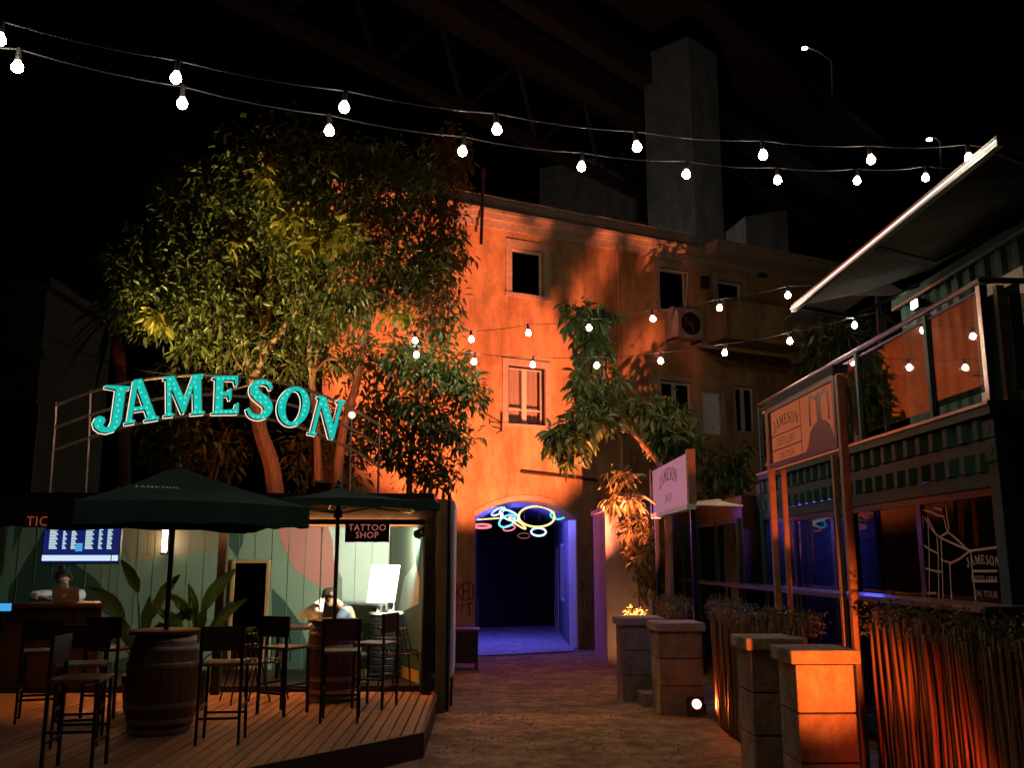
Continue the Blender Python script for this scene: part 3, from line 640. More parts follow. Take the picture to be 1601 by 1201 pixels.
MB().cyl((4.6, 10.2, 2.42), (4.6, 11.6, 2.42), .03, n=8).build('tube', 'blue_tube', bl_, True); MB().box((4.55, 10.15, 2.455), (4.65, 11.65, 2.52)).build('housing', 'black_metal', bl_)
ck = root('back_bar', (5.4, 10.8, .1), 'pale back bar cabinet lit blue inside the container bar', 'cabinet')
MB().box((5.2, 10.2, .1), (5.6, 11.6, 2.1)).build('cabinet', 'white_panel', ck, bevel=.01); s_ = MB()
for z in (1.15, 1.5, 1.85): s_.box((5.05, 10.2, z), (5.198, 11.6, z+.03))
s_.build('shelf', 'white_panel', ck)
for k in range(11):
    y = 10.28+k*.125; h = rnd.uniform(.22, .3); z = 1.18 if k % 2 else 1.53
    bo = MB().lathe([(.036, 0), (.036, h*.6), (.013, h*.78), (.013, h)], 10, (5.12, y, z+.002)).build('bottle', 'glass_clear' if k % 3 else 'green_metal', smooth=True)
    tag(bo, 'bottle on the shelf of the blue lit back bar', 'bottle', 'bottles on the back bar')
# drawn line picture on the near pane
ln = MB(); PX = XC+.052
def gl(px, py): p = at_x(px, py, PX); return Vector((PX, p.y, p.z))
def zm(x, y): return (1400+x*201/1097, 760+y*220/1201)
segs = [[(215,200),(310,225),(350,250),(410,260),(430,350),(450,395)], [(430,165),(445,290),(458,360),(450,395),(530,460),(620,550)], [(250,270),(310,370),(380,440),(500,495),(640,555)], [(450,395),(380,440)], [(640,555),(870,525)], [(640,555),(560,620),(480,660),(390,630)],
        [(240,250),(245,500),(243,870)], [(285,270),(295,560),(298,970)], [(365,440),(375,600),(380,985)], [(400,450),(410,700),(418,980)], [(475,660),(482,800),(492,985)], [(655,560),(670,720),(700,990)], [(245,500),(310,545),(385,580)], [(250,700),(380,735),(410,735)], [(290,270),(370,430)], [(680,728),(890,728)], [(690,815),(890,812)], [(245,917),(370,917)], [(350,185),(415,205)]]
for i, sg in enumerate(segs):
    P = [gl(*zm(*q)) for q in sg]; rb = ribbon([(-p.y, p.z, .009) for p in P]); ln.poly([rb], Vector((PX-.0012*i, 0, 0)), -Y_, Z_)
ln.build('drawing', 'line_paint', bar)
tx = MB(); o_ = gl(1543, 888); serif_word(tx, 'JAMESON', (PX-.03, o_.y, o_.z), -Y_, Z_, -X_, .07, 0, .18); 
for k, t in enumerate(('DISTILLERY', 'ON TOUR')): sans_word(tx, t, (PX-.03, o_.y, o_.z-.11-.11*k), -Y_, Z_, .07)
tx.build('lettering', 'line_paint', bar)['kind'] = 'stuff'
# ledge counter along the container
lc = MB(); lc.box((3.42, Y0C-.35, 1.40), (3.80, 16.5, 1.445)); lc.box((3.802, Y0C-.35, 1.40), (6.3, Y0C-.02, 1.445))
lo = root('ledge_counter', (3.6, 8, 1.1), 'thin metal ledge counter running along the container front', 'counter'); lc.build('top', 'steel', lo)
bk = MB()
for y in np.arange(Y0C, 16.4, 1.2): bk.box((3.5, y, .0), (3.54, y+.04, 1.398))
bk.build('support', 'black_metal', lo)
# terrace on top
ter = root('terrace', (XC, Y0C, 2.82), 'roof terrace with glass railing panels above the container bar', 'terrace')
MB().box((XC-.06, Y0C-.06, 2.83), (6.4, Y1C-.2, 2.93)).build('floor', 'green_metal', ter)
MB().box((XC-.075, Y0C-.06, 2.90), (XC-.062, Y1C-.2, 2.925)).build('edge_strip', 'steel', ter)
py_ = [Y0C+.02, 7.65, 9.15, 10.35, 11.25, 11.95, 12.55]
for i, y in enumerate(py_):
    MB().box((XC-.02, y-.03, 2.932), (XC+.04, y+.03, 3.84)).build('post', 'steel' if i == 0 else 'green_metal', ter, bevel=.004)
    if i < 6:
        a_, b_ = y+.05, py_[i+1]-.05; MB().box((XC+.005, a_, 3.02), (XC+.015, b_, 3.78)).build('glass_panel', 'glass_mirrory', ter)
        MB().box((XC, a_-.012, 3.0), (XC+.02, a_, 3.8)).build('panel_edge', 'steel', ter); MB().box((XC, b_, 3.0), (XC+.02, b_+.012, 3.8)).build('panel_edge', 'steel', ter)
hr = MB(); hr.tube([(XC+.01, Y1C-.2, 3.88), (XC+.01, Y0C+.02, 3.88), (6.4, Y0C+.02, 3.88)], .025, 8); hr.tube([(XC+.01, Y1C-.2, 3.80), (XC+.01, Y0C+.02, 3.80)], .015, 8); hr.build('handrail', 'steel', ter, True)
MB().box((XC+.12, Y0C+.0, 2.932), (XC+.18, Y0C+.05, 3.84)).build('post', 'rust_post', ter); MB().box((4.9, Y0C+.0, 2.932), (4.95, Y0C+.05, 3.84)).build('post', 'green_metal', ter)
MB().box((XC+.22, Y0C+.02, 3.02), (4.87, Y0C+.03, 3.78)).build('glass_panel', 'glass_mirrory', ter)
# pavilion on the terrace
pv = root('roof_pavilion', (5.6, 9, 2.93), 'dark green corrugated pavilion on the roof terrace with a lit doorway', 'pavilion')
corr(MB(), (5.6, 11.9, 2.93), -Y_, Z_, -X_, 1.9, 2.15).build('wall', 'green_metal', pv); corr(MB(), (5.6, 9.0, 2.93), -Y_, Z_, -X_, 2.3, 2.15).build('wall', 'green_metal', pv); corr(MB(), (5.6, 10.0, 4.75), -Y_, Z_, -X_, 1.0, .33).build('wall', 'green_metal', pv)
corr(MB(), (5.6, 11.9, 2.93), X_, Z_, Y_, 2.4, 2.15).build('wall', 'green_metal', pv); MB().box((5.5, 6.6, 5.082), (8.0, 11.95, 5.2)).build('roof', 'green_metal', pv)
MB().box((5.47, 6.6, 5.05), (5.495, 11.9, 5.085)).build('gutter', 'steel', pv)
d_ = MB(); 
for q in ((9.0, 9.08, 2.93, 4.75), (9.92, 10.0, 2.93, 4.75), (9.08, 9.92, 4.67, 4.75)): d_.box((5.54, q[0], q[2]), (5.64, q[1], q[3]))
dd = d_.build('doorway', 'white_frame', pv); MB().box((6.3, 8.8, 2.94), (6.34, 10.2, 4.74)).build('lit_room', 'window_lit', dd)
wl_ = root('wall_flood', at_x(1440, 476, 5.5), 'small white flood lamp on the pavilion corner', 'lamp'); p_ = at_x(1440, 476, 5.5)
MB().box((5.42, p_.y-.09, p_.z-.06), (5.52, p_.y+.09, p_.z+.06)).build('housing', 'black_metal', wl_, bevel=.01); MB().box((5.405, p_.y-.08, p_.z-.05), (5.418, p_.y+.08, p_.z+.05)).build('lens', 'lens_tube_w', wl_)
lamp('SPOT', 'wall_flood_light', (5.38, p_.y, p_.z), 30, (1, .88, .75), wl_, (4.2, 10.2, 2.9), 95, .8)
# awnings
aw = root('awning', (4.7, 9.3, 4.9), 'grey retractable awning with lit front bar reaching over the terrace', 'awning')
_n, _f = at_x(1565, 224, 3.9), at_x(1240, 480, 3.9); zb = (_n.z+_f.z)/2; na, nb = _n.y, _f.y
MB().bar((3.9, na, zb), (3.9, nb, zb), .06, .08).build('front_bar', 'steel', aw); MB().box((3.858, na, zb-.012), (3.865, nb, zb+.004)).build('light_strip', 'led_strip', aw)
cl = MB(); nseg = 12
for i in range(nseg):
    y0, y1 = na+(nb-na)*i/nseg, na+(nb-na)*(i+1)/nseg; e0, e1 = .03*sin(i*1.3), .03*sin((i+1)*1.3)
    cl.add([(3.95, y0, zb+.03), (3.95, y1, zb+.03), (4.8, y1, zb+.27-.05+e1), (4.8, y0, zb+.27-.05+e0), (5.75, y1, zb+.55), (5.75, y0, zb+.55)], [(0, 1, 2, 3), (3, 2, 4, 5)])
cl.build('fabric', 'awning', aw)
for y in (na+.15, (na+nb)/2, nb-.15):
    MB().tube([(3.95, y, zb-.02), (4.8, y+.5, zb-.0), (5.6, y, zb+.35)], .028, 6).build('arm', 'black_metal', aw, True)
vp_ = at_y(1275, 462, 12.6); vq = at_y(1422, 440, 12.6)
a2 = root('side_awning', vp_, 'pale folded awning valance beyond the end of the terrace', 'awning')
MB().hexa([vp_, (vq.x, 12.6, vp_.z+.02), (vq.x, 12.64, vp_.z+.02), vp_+Vector((0, .04, 0)), (vp_.x+.35, 12.55, vq.z), (vq.x-.4, 12.55, vq.z), (vq.x-.4, 12.6, vq.z), (vp_.x+.35, 12.6, vq.z)]).build('valance', 'awning', a2)
MB().box((vp_.x+.3, 12.6, vq.z+.003), (vq.x-.3, 15.0, vq.z+.05)).build('fabric', 'awning', a2); MB().bar((vq.x-.35, 12.9, .0), (vq.x-.35, 12.9, vq.z), .06, .06).build('post', 'black_metal', a2)
# second (shop) container farther down
sh = root('shop_container', (XC, 13, 0), 'black shop container with glass doors beyond the container bar', 'container')
MB().box((XC-.2, 12.95, .05), (6.2, 18.2, 2.66)).build('body', 'black_metal', sh, bevel=.01)
for k in range(4):
    y = 13.1+k*1.25; f_ = MB()
    for q in ((y, y+.05, .15, 2.35), (y+1.1, y+1.15, .15, 2.35), (y+.05, y+1.1, 2.29, 2.35)): f_.box((XC-.245, q[0], q[2]), (XC-.203, q[1], q[3]))
    d_ = f_.build('door', 'green_metal', sh); MB().box((XC-.225, y+.05, .15), (XC-.21, y+1.1, 2.29)).build('pane', 'glass_mirrory', d_)
cp = root('canvas_sail', (3.3, 13.2, 2.6), 'pale canvas sail over the shop container entrance', 'awning')
MB().add([(3.0, 14.2, 2.62), (3.62, 12.9, 2.52), (3.7, 14.6, 2.72), (3.0, 14.2, 2.60), (3.62, 12.9, 2.50), (3.7, 14.6, 2.70)], [(0, 1, 2), (5, 4, 3), (0, 3, 4, 1), (1, 4, 5, 2), (2, 5, 3, 0)]).build('canvas', 'cream', cp)

# ------------------------------------------------------------------ gate pillars
def pillar(x, y, w, h, label, n=3):
    p = root('gate_pillar', (x, y, 0), label, 'pillar', 'rendered block pillars along the lane')
    bh = (h-.10)/n
    for k in range(n):
        MB().box((x-w/2, y, k*bh+.004-.02*(k == 0)), (x+w/2, y+w, (k+1)*bh-.008)).build('block', 'pillar', p, bevel=.008)
    MB().box((x-w/2+.012, y+.012, 0), (x+w/2-.012, y+w-.012, h-.11)).build('core', 'plaster_dark', p)
    MB().box((x-w/2-.045, y-.045, h-.10), (x+w/2+.045, y+w+.045, h)).build('cap', 'pillar', p, bevel=.018)
    return p
pillar(2.475, 6.9, .42, 1.12, 'nearest gate pillar, front face lit bright orange')
pillar(2.45, 7.95, .43, 1.12, 'dark gate pillar just behind the bright orange one')
pillar(2.34, 11.3, .52, 1.03, 'pillar with reddish lit face beside the ground flood lamp')
pillar(2.06, 12.35, .52, 1.03, 'farthest dark pillar nearest to the archway')
MB().box((1.98, 11.9, -.05), (2.3, 12.3, .14)).build('step', 'pillar', None, bevel=.01); tag(bpy.data.objects['step'], 'low stone step between the two far pillars', 'step')

# ------------------------------------------------------------------ bamboo fences with a hedge on top
def fence(path, h, label, hl, seed, hw=.14):
    rg = random.Random(seed); P = [Vector((x, y, 0)) for x, y in path]
    fo = root('bamboo_fence', P[0], label, 'fence', 'bamboo cane fences')
    proto = None; L = [0]
    for a, b in zip(P, P[1:]): L.append(L[-1]+(b-a).length)
    t = 0; k = 0
    def pos(t):
        for i in range(len(P)-1):
            if t <= L[i+1]: return P[i]+(P[i+1]-P[i])*((t-L[i])/(L[i+1]-L[i]))
        return P[-1]
    protos = []
    for v in range(3):
        m_ = MB(); pts = []; rs = []
        for j in range(9): z = 1.0*j/8; pts.append((.012*sin(3*z+v), .01*sin(4*z+v*2), z)); rs.append(.0125*(1+.12*(j % 2))*(1.05-.2*z))
        m_.tube(pts, rs, 6); me = bpy.data.meshes.new('cane'); me.from_pydata(m_.v, [], m_.f); me.polygons.foreach_set('use_smooth', [True]*len(me.polygons)); me.materials.append(M['cane']); protos.append(me)
    while t < L[-1]:
        p = pos(t)+Vector((rg.uniform(-.02, .02), rg.uniform(-.008, .008), 0)); hh = h+rg.uniform(-.07, .05)
        c_ = bpy.data.objects.new('cane', protos[k % 3]); COL.objects.link(c_); c_.parent = fo; c_.location = p-P[0]; s_ = rg.uniform(.75, 1.25); c_.scale = (s_, s_, hh)
        c_.rotation_euler = (rg.uniform(-.03, .03), rg.uniform(-.03, .03), rg.uniform(0, 6)); t += rg.uniform(.017, .027); k += 1
    rl = MB()
    for z in (h*.25, h*.78): rl.tube([p+Vector((.035, 0, z)) for p in P], .012, 6)
    rl.build('rail', 'black_metal', fo); bp_ = MB()
    for a, b in zip(P, P[1:]): bp_.hexa([a+Vector((.06, 0, 0)), b+Vector((.06, 0, 0)), b+Vector((.075, 0, 0)), a+Vector((.075, 0, 0)), a+Vector((.06, 0, h-.1)), b+Vector((.06, 0, h-.1)), b+Vector((.075, 0, h-.1)), a+Vector((.075, 0, h-.1))])
    bp_.build('backing', 'black_plastic', fo)
    # hedge
    ho = root('hedge', P[0]+Vector((.1, 0, 0)), hl, 'hedge', 'low hedges over the bamboo fences')
    cs = np.array([tuple(pos(rg.random()*L[-1])+Vector((rg.uniform(-.08, hw+.1), 0, h+rg.uniform(-.10, .10)))) for _ in range(int(L[-1]*230))])
    V_, F_ = leaves(cs, .05, 8, .030, .1, seed=seed, width=.55); leaf_obj('foliage', V_, F_, 'leaf_hedge', ho)
    st = MB()
    for i in range(int(L[-1]*5)): p = pos(rg.random()*L[-1]); st.tube([p+Vector((.11, 0, .9*h)), p+Vector((.10, .02, h+.08))], .006, 4)
    st.build('stem', 'bark', ho)
fence([(2.93, 4.2), (2.93, 5.5), (2.91, 7.1)], 1.33, 'tall bamboo cane fence at the right glowing red from below', 'clipped hedge above the near red lit bamboo fence', 3)
fence([(2.72, 8.0), (2.62, 8.8), (2.55, 9.6), (2.58, 10.4), (2.72, 11.2)], 1.22, 'bowed bamboo fence between the pillars, lit orange by flood lamp', 'golden lit hedge above the bowed bamboo fence', 4)
fence([(2.62, 12.4), (2.6, 13.4), (2.7, 14.6)], 1.15, 'far short stretch of bamboo fence behind the farthest pillar', 'hedge tuft behind the farthest pillar', 5)

# ------------------------------------------------------------------ flood lamps
def flood(px_loc, aim, power, col, label, size=95, lens='lens_warm', vis=True, name='flood_lamp', s=.085, blend=.55, rad=.05):
    p = Vector(px_loc); d = (Vector(aim)-p).normalized(); u, v = orth(d)
    fo = root(name, p-Vector((0, 0, p.z if p.z < .5 else .1)), label, 'flood lamp', 'flood lamps')
    MB().obox(p-d*.035, u, v, d, s*2.3, s*2.0, .07).build('housing', 'black_metal', fo, bevel=.012)
    MB().cyl(p+d*.001, p+d*.008, s*.62, n=18).build('lens', lens, fo); MB().tube([p+d*.006+(u*cos(2*pi*k/20)+v*sin(2*pi*k/20))*s*.72 for k in range(20)], .008, 6, True).build('bezel', 'steel', fo, True)
    MB().tube([p-d*.07, p-d*.12-Vector((0, 0, p.z*.6)), p-d*.3+u*.1-Vector((0, 0, p.z-.015)), p-d*.6+u*.25-Vector((0, 0, p.z-.015))], .006, 5).build('power_cable', 'cable', fo, True)
    b_ = MB(); b_.tube([p+u*s*1.25, p+u*s*1.25-Vector((0, 0, max(.03, min(p.z, .3)-.01))), p-u*s*1.25-Vector((0, 0, max(.03, min(p.z, .3)-.01))), p-u*s*1.25], .010, 6); b_.build('bracket', 'black_metal', fo)
    lamp('SPOT', 'flood_light', p+d*.02, power, col, fo, aim, size, blend, rad)
    return fo
ORANGE = (1, .26, .065); RED = (1, .13, .03); AMBER = (1, .42, .14)
flood((2.47, 11.12, .13), (2.66, 9.2, .8), 170, RED, 'round glowing flood lamp on the ground by the reddish pillar', 66, blend=.8)
flood((2.35, 15.6, .11), (2.45, 16.8, 1.6), 22, AMBER, 'small glowing flood lamp at the foot of the side wall', 130, s=.06)
flood((2.15, 12.95, .25), Vector((2.15, 12.95, .25))+Vector((sin(R(-21))*cos(R(48)), cos(R(-21))*cos(R(48)), sin(R(48))))*6, 9800, (1, .225, .10), 'flood lamp behind the farthest pillar, aimed up at the house', 60, blend=.4, rad=.018)
to_ = root('shrub', (2.2, 13.4, 0), 'small leaf tuft glowing orange above the farthest pillar, hidden clumps added to shadow the house wall', 'shrub', 'dark shrubs')
V_, F_ = leaves(np.array([tuple(Vector((2.15, 12.95, .26))+(fw(*on_f(*t_))-Vector((2.15, 12.95, .26)))*.092) for t_ in ((852, 380), (862, 405), (868, 432), (875, 395), (884, 372), (905, 366), (953, 410), (958, 445), (962, 480), (966, 515), (990, 430), (994, 500), (1012, 460))]+[(2.14+.05*k, 13.44, 1.02+.04*(k % 3)) for k in range(-2, 4)]), .022, 15, .05, .1, seed=31, width=.7); leaf_obj('foliage', V_, F_, 'leaf_hedge', to_)  # clumps aimed at wall points are added, hidden, to cast leaf shadows there
for k in range(3): MB().tube([(2.2+.03*k, 13.45, 0), (2.15+.06*k, 13.42, .95)], .008, 5).build('stem', 'bark', to_)
flood((2.72, 5.15, .10), (2.93, 6.0, .55), 70, (1, .075, .014), 'flood lamp at the foot of the near bamboo fence', 75, blend=.9)
flood((2.36, 4.2, .16), (2.46, 7.2, 1.18), 1500, (1, .15, .022), 'flood lamp on the lane aimed at the nearest pillar', 26, blend=1)

# ------------------------------------------------------------------ the two signs over the gate pillars
def board(name, X, pr, pl, label, dist, cat='sign'):
    """a sign board parallel to the lane; pr, pl: its near and far top/bottom pixel corners"""
    a = at_x(pr[0], pr[1], X); a2 = at_x(pr[0], pr[2], X); b = at_x(pl[0], pl[1], X); b2 = at_x(pl[0], pl[2], X)
    return a.y, b.y, (a2.z+b2.z)/2, (a.z+b.z)/2
X1 = 2.92; yn, yf, zb_, zt = board('x', X1, (1308, 592, 700), (1202, 634, 738), '', 0)
s1 = root('distillery_sign', (X1, (yn+yf)/2, 0), 'distillery sign board with orange light put into its panel, on tall rust posts above bright pillar', 'sign')
MB().box((X1, yn, zb_), (X1+.06, yf, zt)).build('panel', 'sign_painted_floodlight', s1)  # plain board made to glow, no lamp behind it
fr = MB(); w_ = .05
for q in ((yn, yf, zt-w_, zt), (yn, yf, zb_, zb_+w_), (yf-w_, yf, zb_+w_, zt-w_), (yn, yn+w_, zb_+w_, zt-w_)): fr.box((X1-.03, q[0], q[2]), (X1-.001, q[1], q[3]))
fr.build('frame', 'dark_wood', s1)
MB().box((X1-.035, yn-.02, zt+.002), (X1+.09, yf+.02, zt+.075)).build('top_cap', 'awning', s1)
ink = MB(); u_ = -Y_; n_ = -X_; xi = X1-.004
W_ = yf-yn; y_l = yf-.07; ym = yf-W_*.50      # far edge is the left of the picture
H_ = zt-zb_; lc_ = (y_l+ym)/2
serif_word(ink, 'JAMESON', (xi, lc_, zb_+H_*.56), u_, Z_, n_, H_*.17, 0, .22)
for q in ((zb_+H_*.50), (zb_+H_*.27)): ink.box((xi-.002, ym, q), (xi, y_l, q+.012))
sans_word(ink, 'DISTILLERY', (xi, lc_, zb_+H_*.34), u_, Z_, H_*.165); sans_word(ink, 'ON TOUR', (xi, lc_, zb_+H_*.12), u_, Z_, H_*.14)
ink.box((xi-.002, ym-.012, zb_+.06), (xi, ym, zt-.06))
ink.build('lettering', 'sign_ink', s1)['kind'] = 'stuff'
# picture of a bottle still: pot, neck and bent pipes, in flat print
st = MB(); cx_ = (ym+yn)/2-.03; sw = (ym-yn)*.42
pot = [(-1, 0), (1, 0), (.82, .10), (.62, .34), (.36, .44), (.15, .47), (.15, .92), (.08, .98), (-.08, .98), (-.15, .92), (-.15, .47), (-.36, .44), (-.62, .34), (-.82, .10)]
st.poly([[(a*sw, b*H_*.80) for a, b in pot]], (xi-.002, cx_, zb_+H_*.09), u_, Z_)
for k in (-1, 1):
    rb = ribbon(smooth_line([(k*.15*sw, H_*.70, .02), (k*.42*sw, H_*.77, .022), (k*.58*sw, H_*.68, .024), (k*.60*sw, H_*.34, .026)], 4)); st.poly([rb], (xi-.003-.001*k, cx_, zb_+H_*.09), u_, Z_)
st.build('still_picture', 'black_plastic', s1)
for y, x, m_, top, w_ in ((yn-.05, X1, 'rust_post', zt-.02, .06), (yf+.03, X1, 'rust_post', zt-.02, .06), (yn+.22, X1+.02, 'rust_post', zb_-.03, .045), (yf-.28, X1+.02, 'rust_post', zb_-.03, .045)):
    MB().box((x-w_/2, y-w_/2, 0), (x+w_/2, y+w_/2, top)).build('post', m_, s1, bevel=.004)
X2 = 2.62; yn, yf, zb_, zt = board('x', X2, (1072, 712, 792), (1020, 735, 802), '', 0)
s2 = root('shop_sign', (X2, (yn+yf)/2, 0), 'shop sign board with lilac light put into its panel, hung between posts by the leaning tree', 'sign')
MB().box((X2, yn, zb_), (X2+.06, yf, zt)).build('panel', 'sign_painted_lilac_light', s2)  # lilac light put into the plain panel, no backlight inside
ink = MB(); xi = X2-.004; H_ = zt-zb_; mc = (yn+yf)/2
serif_word(ink, 'JAMESON', (xi, mc, zb_+H_*.50), u_, Z_, n_, H_*.27, 0, .22); sans_word(ink, '- SHOP -', (xi, mc, zb_+H_*.16), u_, Z_, H_*.25); ink.build('lettering', 'sign_ink', s2)['kind'] = 'stuff'
MB().box((X2-.03, yn-.1, zb_-.07), (X2+.09, yf+.1, zb_-.002)).build('bottom_rail', 'white_panel', s2)
MB().box((X2-.03, yf+.0, zb_), (X2+.08, yf+.1, zt+.03)).build('side_frame', 'black_metal', s2); MB().box((X2+.0, yn-.10, zb_), (X2+.1, yn-.0, zt+.05)).build('side_frame', 'rust_post', s2)
for y in (yn-.05, yf+.05): MB().box((X2+.02, y-.03, 0), (X2+.08, y+.03, zb_-.072)).build('post', 'black_metal', s2)
# ================================================================== LEFT SIDE
DZ = .20
HX0, HX1, HY0, HY1 = -6.75, -.60, 11.45, 13.75
# deck: every plank a piece
def yfront(x): return max(3.2, 6.98+1.17*(x+2.19))
dk = root('timber_deck', (-3, 9, 0), 'raised timber deck of long planks before the ticket hut', 'deck')
x = -7.3
while x < -.60:
    w = .094; x1 = x+w; ya, yb = yfront(x)+.04, yfront(x1)+.04; p = MB()
    nz_ = rnd.uniform(-.0015, .0015)
    p.hexa([(x, ya, DZ-.03), (x1, yb, DZ-.03), (x1, HY0+.3, DZ-.03), (x, HY0+.3, DZ-.03), (x, ya, DZ+nz_), (x1, yb, DZ+nz_), (x1, HY0+.3, DZ+nz_), (x, HY0+.3, DZ+nz_)])
    p.build('plank', 'deck_wood', dk, bevel=.003); x += w+.012
f_ = MB(); p, q = Vector((-.55, yfront(-.55), 0)), Vector((-7.3, yfront(-7.3)-.0, 0)); k_ = Vector((-4.5, yfront(-4.5), 0))
f_.bar(Vector((-.57, yfront(-.57)+.02, DZ-.095)), Vector((-5.4, yfront(-5.4)+.02, DZ-.095)), .035, .18) if False else None
dvec = (Vector((-5.4, yfront(-5.4), 0))-Vector((-.55, yfront(-.55), 0))); un = dvec.normalized(); vn = Vector((un.y, -un.x, 0))
f_.obox(Vector((-.55, yfront(-.55)+.02, DZ/2))+dvec/2, un, vn, Z_, dvec.length, .03, DZ+.03); f_.box((-.565, yfront(-.55)+.03, -.03), (-.53, HY0, DZ+.012)); f_.build('fascia', 'dark_wood', dk)
MB().box((-7.3, 6.9, 0), (-2.5, HY0, DZ-.05)).build('joist', 'dark_wood', dk)

# hut (a container opened on its long side)
hut = root('ticket_hut', (-3.6, HY0, 0), 'open fronted container hut with painted mural walls, tickets and tattoo shop', 'hut')
MB().box((HX0, HY0+.31, .02), (HX1-.05, HY1, DZ+.045)).build('floor', 'dark_wood', hut)
MB().box((HX0, HY1, 0), (HX1, HY1+.06, 2.5)).build('back_wall', 'mural_sage', hut)
bw = bpy.data.objects['back_wall']
def on_back(px, py, n=.004): p = at_y(px, py, HY1); return Vector((p.x, HY1-n, p.z))
mural = [('mural_pink', .004, [(428, 800), (440, 850), (462, 890), (490, 912), (512, 920), (530, 905), (545, 880), (556, 840), (558, 800)]),
         ('mural_mint', .006, [(505, 800), (520, 845), (522, 880), (535, 905), (535, 960), (560, 975), (616, 975), (616, 800)]),
         ('mural_dark', .005, [(350, 800), (356, 850), (370, 872), (380, 850), (384, 800)]), ('mural_dark', .005, [(425, 920), (445, 940), (470, 975), (480, 1010), (482, 1090), (425, 1090)]),
         ('mural_dark', .005, [(-20, 960), (25, 905), (70, 830), (100, 870), (150, 905), (185, 950), (215, 1000), (225, 1090), (-20, 1090)]), ('mural_tan', .004, [(186, 800), (190, 850), (205, 880), (260, 870), (340, 862), (344, 800)]),
         ('mural_tan', .007, [(160, 955), (200, 985), (222, 1020), (160, 1040)]), ('mural_dark', .006, [(-60, 800), (50, 800), (20, 860), (-15, 930), (-60, 940)])]
for mt, n_, pts in mural:
    MB().poly([[(on_back(*q).x, on_back(*q).z) for q in pts]], (0, HY1-n_, 0), X_, Z_).build('mural_shape', mt, bw)
sm_ = MB()
for k in range(26): sm_.box((HX0+.1+k*.24, HY1-.012, DZ), (HX0+.106+k*.24, HY1-.009, 2.44))
sm_.build('panel_seam', 'mural_sage', bw)
SA, SB = Vector((-1.36, HY1-.004, 0)), Vector((-.74, HY0+.22, 0)); SD = (SB-SA).normalized(); SN = Vector((SD.y, -SD.x, 0))*-1     # splayed side wall, SN looks into the room
SN = SN if SN.x < 0 else -SN
rw = MB().hexa([SA, SB, SB-SN*.06, SA-SN*.06]+[p+Z_*2.44 for p in (SA, SB, SB-SN*.06, SA-SN*.06)]).build('side_wall', 'mural_dark', hut)
def on_side(px, py):
    d = ray(px, py); p = EYE+d*((SA-EYE).dot(SN)/d.dot(SN)); return ((p-SA).dot(SD), p.z)
for mt, n_, pts in (('mural_mint', .003, [(622, 960), (632, 905), (650, 880), (656, 905), (655, 945)]), ('mural_sage', .002, [(612, 822), (655, 822), (650, 880), (622, 960), (612, 960)]), ('yellow_paint', .002, [(612, 1036), (655, 1050), (655, 1070), (612, 1052)])):
    MB().poly([[on_side(*q) for q in pts]], SA+SN*n_, SD, Z_).build('mural_shape', mt, rw)
MB().box((HX0-.05, HY0, 0), (HX0, HY1, 2.5)).build('side_wall', 'mural_dark', hut)
MB().box((HX0, HY0+.02, 2.505), (HX1, HY1+.06, 2.57)).build('roof', 'black_metal', hut)
MB().box((HX0, HY0+.05, 2.44), (HX1-.12, HY1-.02, 2.48)).build('ceiling', 'mural_dark', hut)
MB().box((HX0, HY0, 2.165), (HX1, HY0+.08, 2.50)).build('lintel', 'black_metal', hut)
MB().box((-4.5, HY0-.045, 2.200), (HX1-.2, HY0-.012, 2.215)).build('light_batten', 'batten_glow', hut); MB().box((-4.6, HY0-.062, 2.186), (HX1-.1, HY0-.05, 2.25)).build('batten_hood', 'black_metal', hut)
for x0, x1, m_ in ((HX1-.11, HX1+.0, 'black_metal'), (HX1-.001+.04, HX1+.16, 'rust_green')): MB().box((x0, HY0+.001, .0), (x1, HY0+.12 if m_ == 'black_metal' else HY0+.3, 2.50)).build('post', m_, hut, bevel=.005)
MB().box((HX1+.165, HY0+.1, .0), (HX1+.20, HY1, 2.56)).build('outer_cladding', 'black_metal', hut)
p_ = at_y(347, 900, HY0+.1); MB().box((p_.x-.05, HY0+.05, DZ), (p_.x+.05, HY0+.15, 2.22)).build('post', 'black_metal', hut)
MB().box((HX0, HY0+.29, DZ+.002), (HX1-.12, HY0+.34, DZ+.07)).build('sill_beam', 'black_metal', hut)
MB().box((-2.0, HY1-.9, DZ+.046), (-1.36, HY1-.02, DZ+.05)).build('floor_mat', 'yellow_paint', hut)
# tall narrow sign board on the hut's outer corner
ts = root('edge_sign', (-.38, 12.2, .0), 'tall pale panel set edge-on at the outer corner of the hut', 'panel')
MB().box((-.395, 11.9, .35), (-.362, 12.9, 2.50)).build('panel', 'white_panel', ts, bevel=.004); MB().box((-.39, 11.95, .0), (-.367, 12.05, .349)).build('foot', 'black_metal', ts)
# hut signs
def hung_sign(name, x0, y0, x1, y1, lines, label, Y=HY0-.11, sizes=.105):
    a = at_y(x0, y1, Y); b = at_y(x1, y0, Y); so = root(name, ((a.x+b.x)/2, Y, a.z), label, 'sign')
    MB().box((a.x, Y, a.z), (b.x, Y+.03, b.z)).build('board', 'sign_red', so, bevel=.003); t_ = MB(); k = len(lines); hh = (b.z-a.z)/k
    for i, l in enumerate(lines): sans_word(t_, l, ((a.x+b.x)/2, Y-.004, b.z-hh*(i+1)+hh*.22+(.02 if i else -.02)), X_, Z_, sizes)
    t_.build('lettering', 'sign_letter_glow' if k > 1 else 'sign_letter_dim', so)['kind'] = 'stuff'  # plain letters made to glow by emission, no lamp inside the boards
    s_ = MB()
    for x in (a.x+.04, b.x-.04): s_.cyl((x, Y-.012, b.z-.04), (x, Y+.0, b.z-.04), .018, n=8)
    s_.build('fixing', 'steel', so)
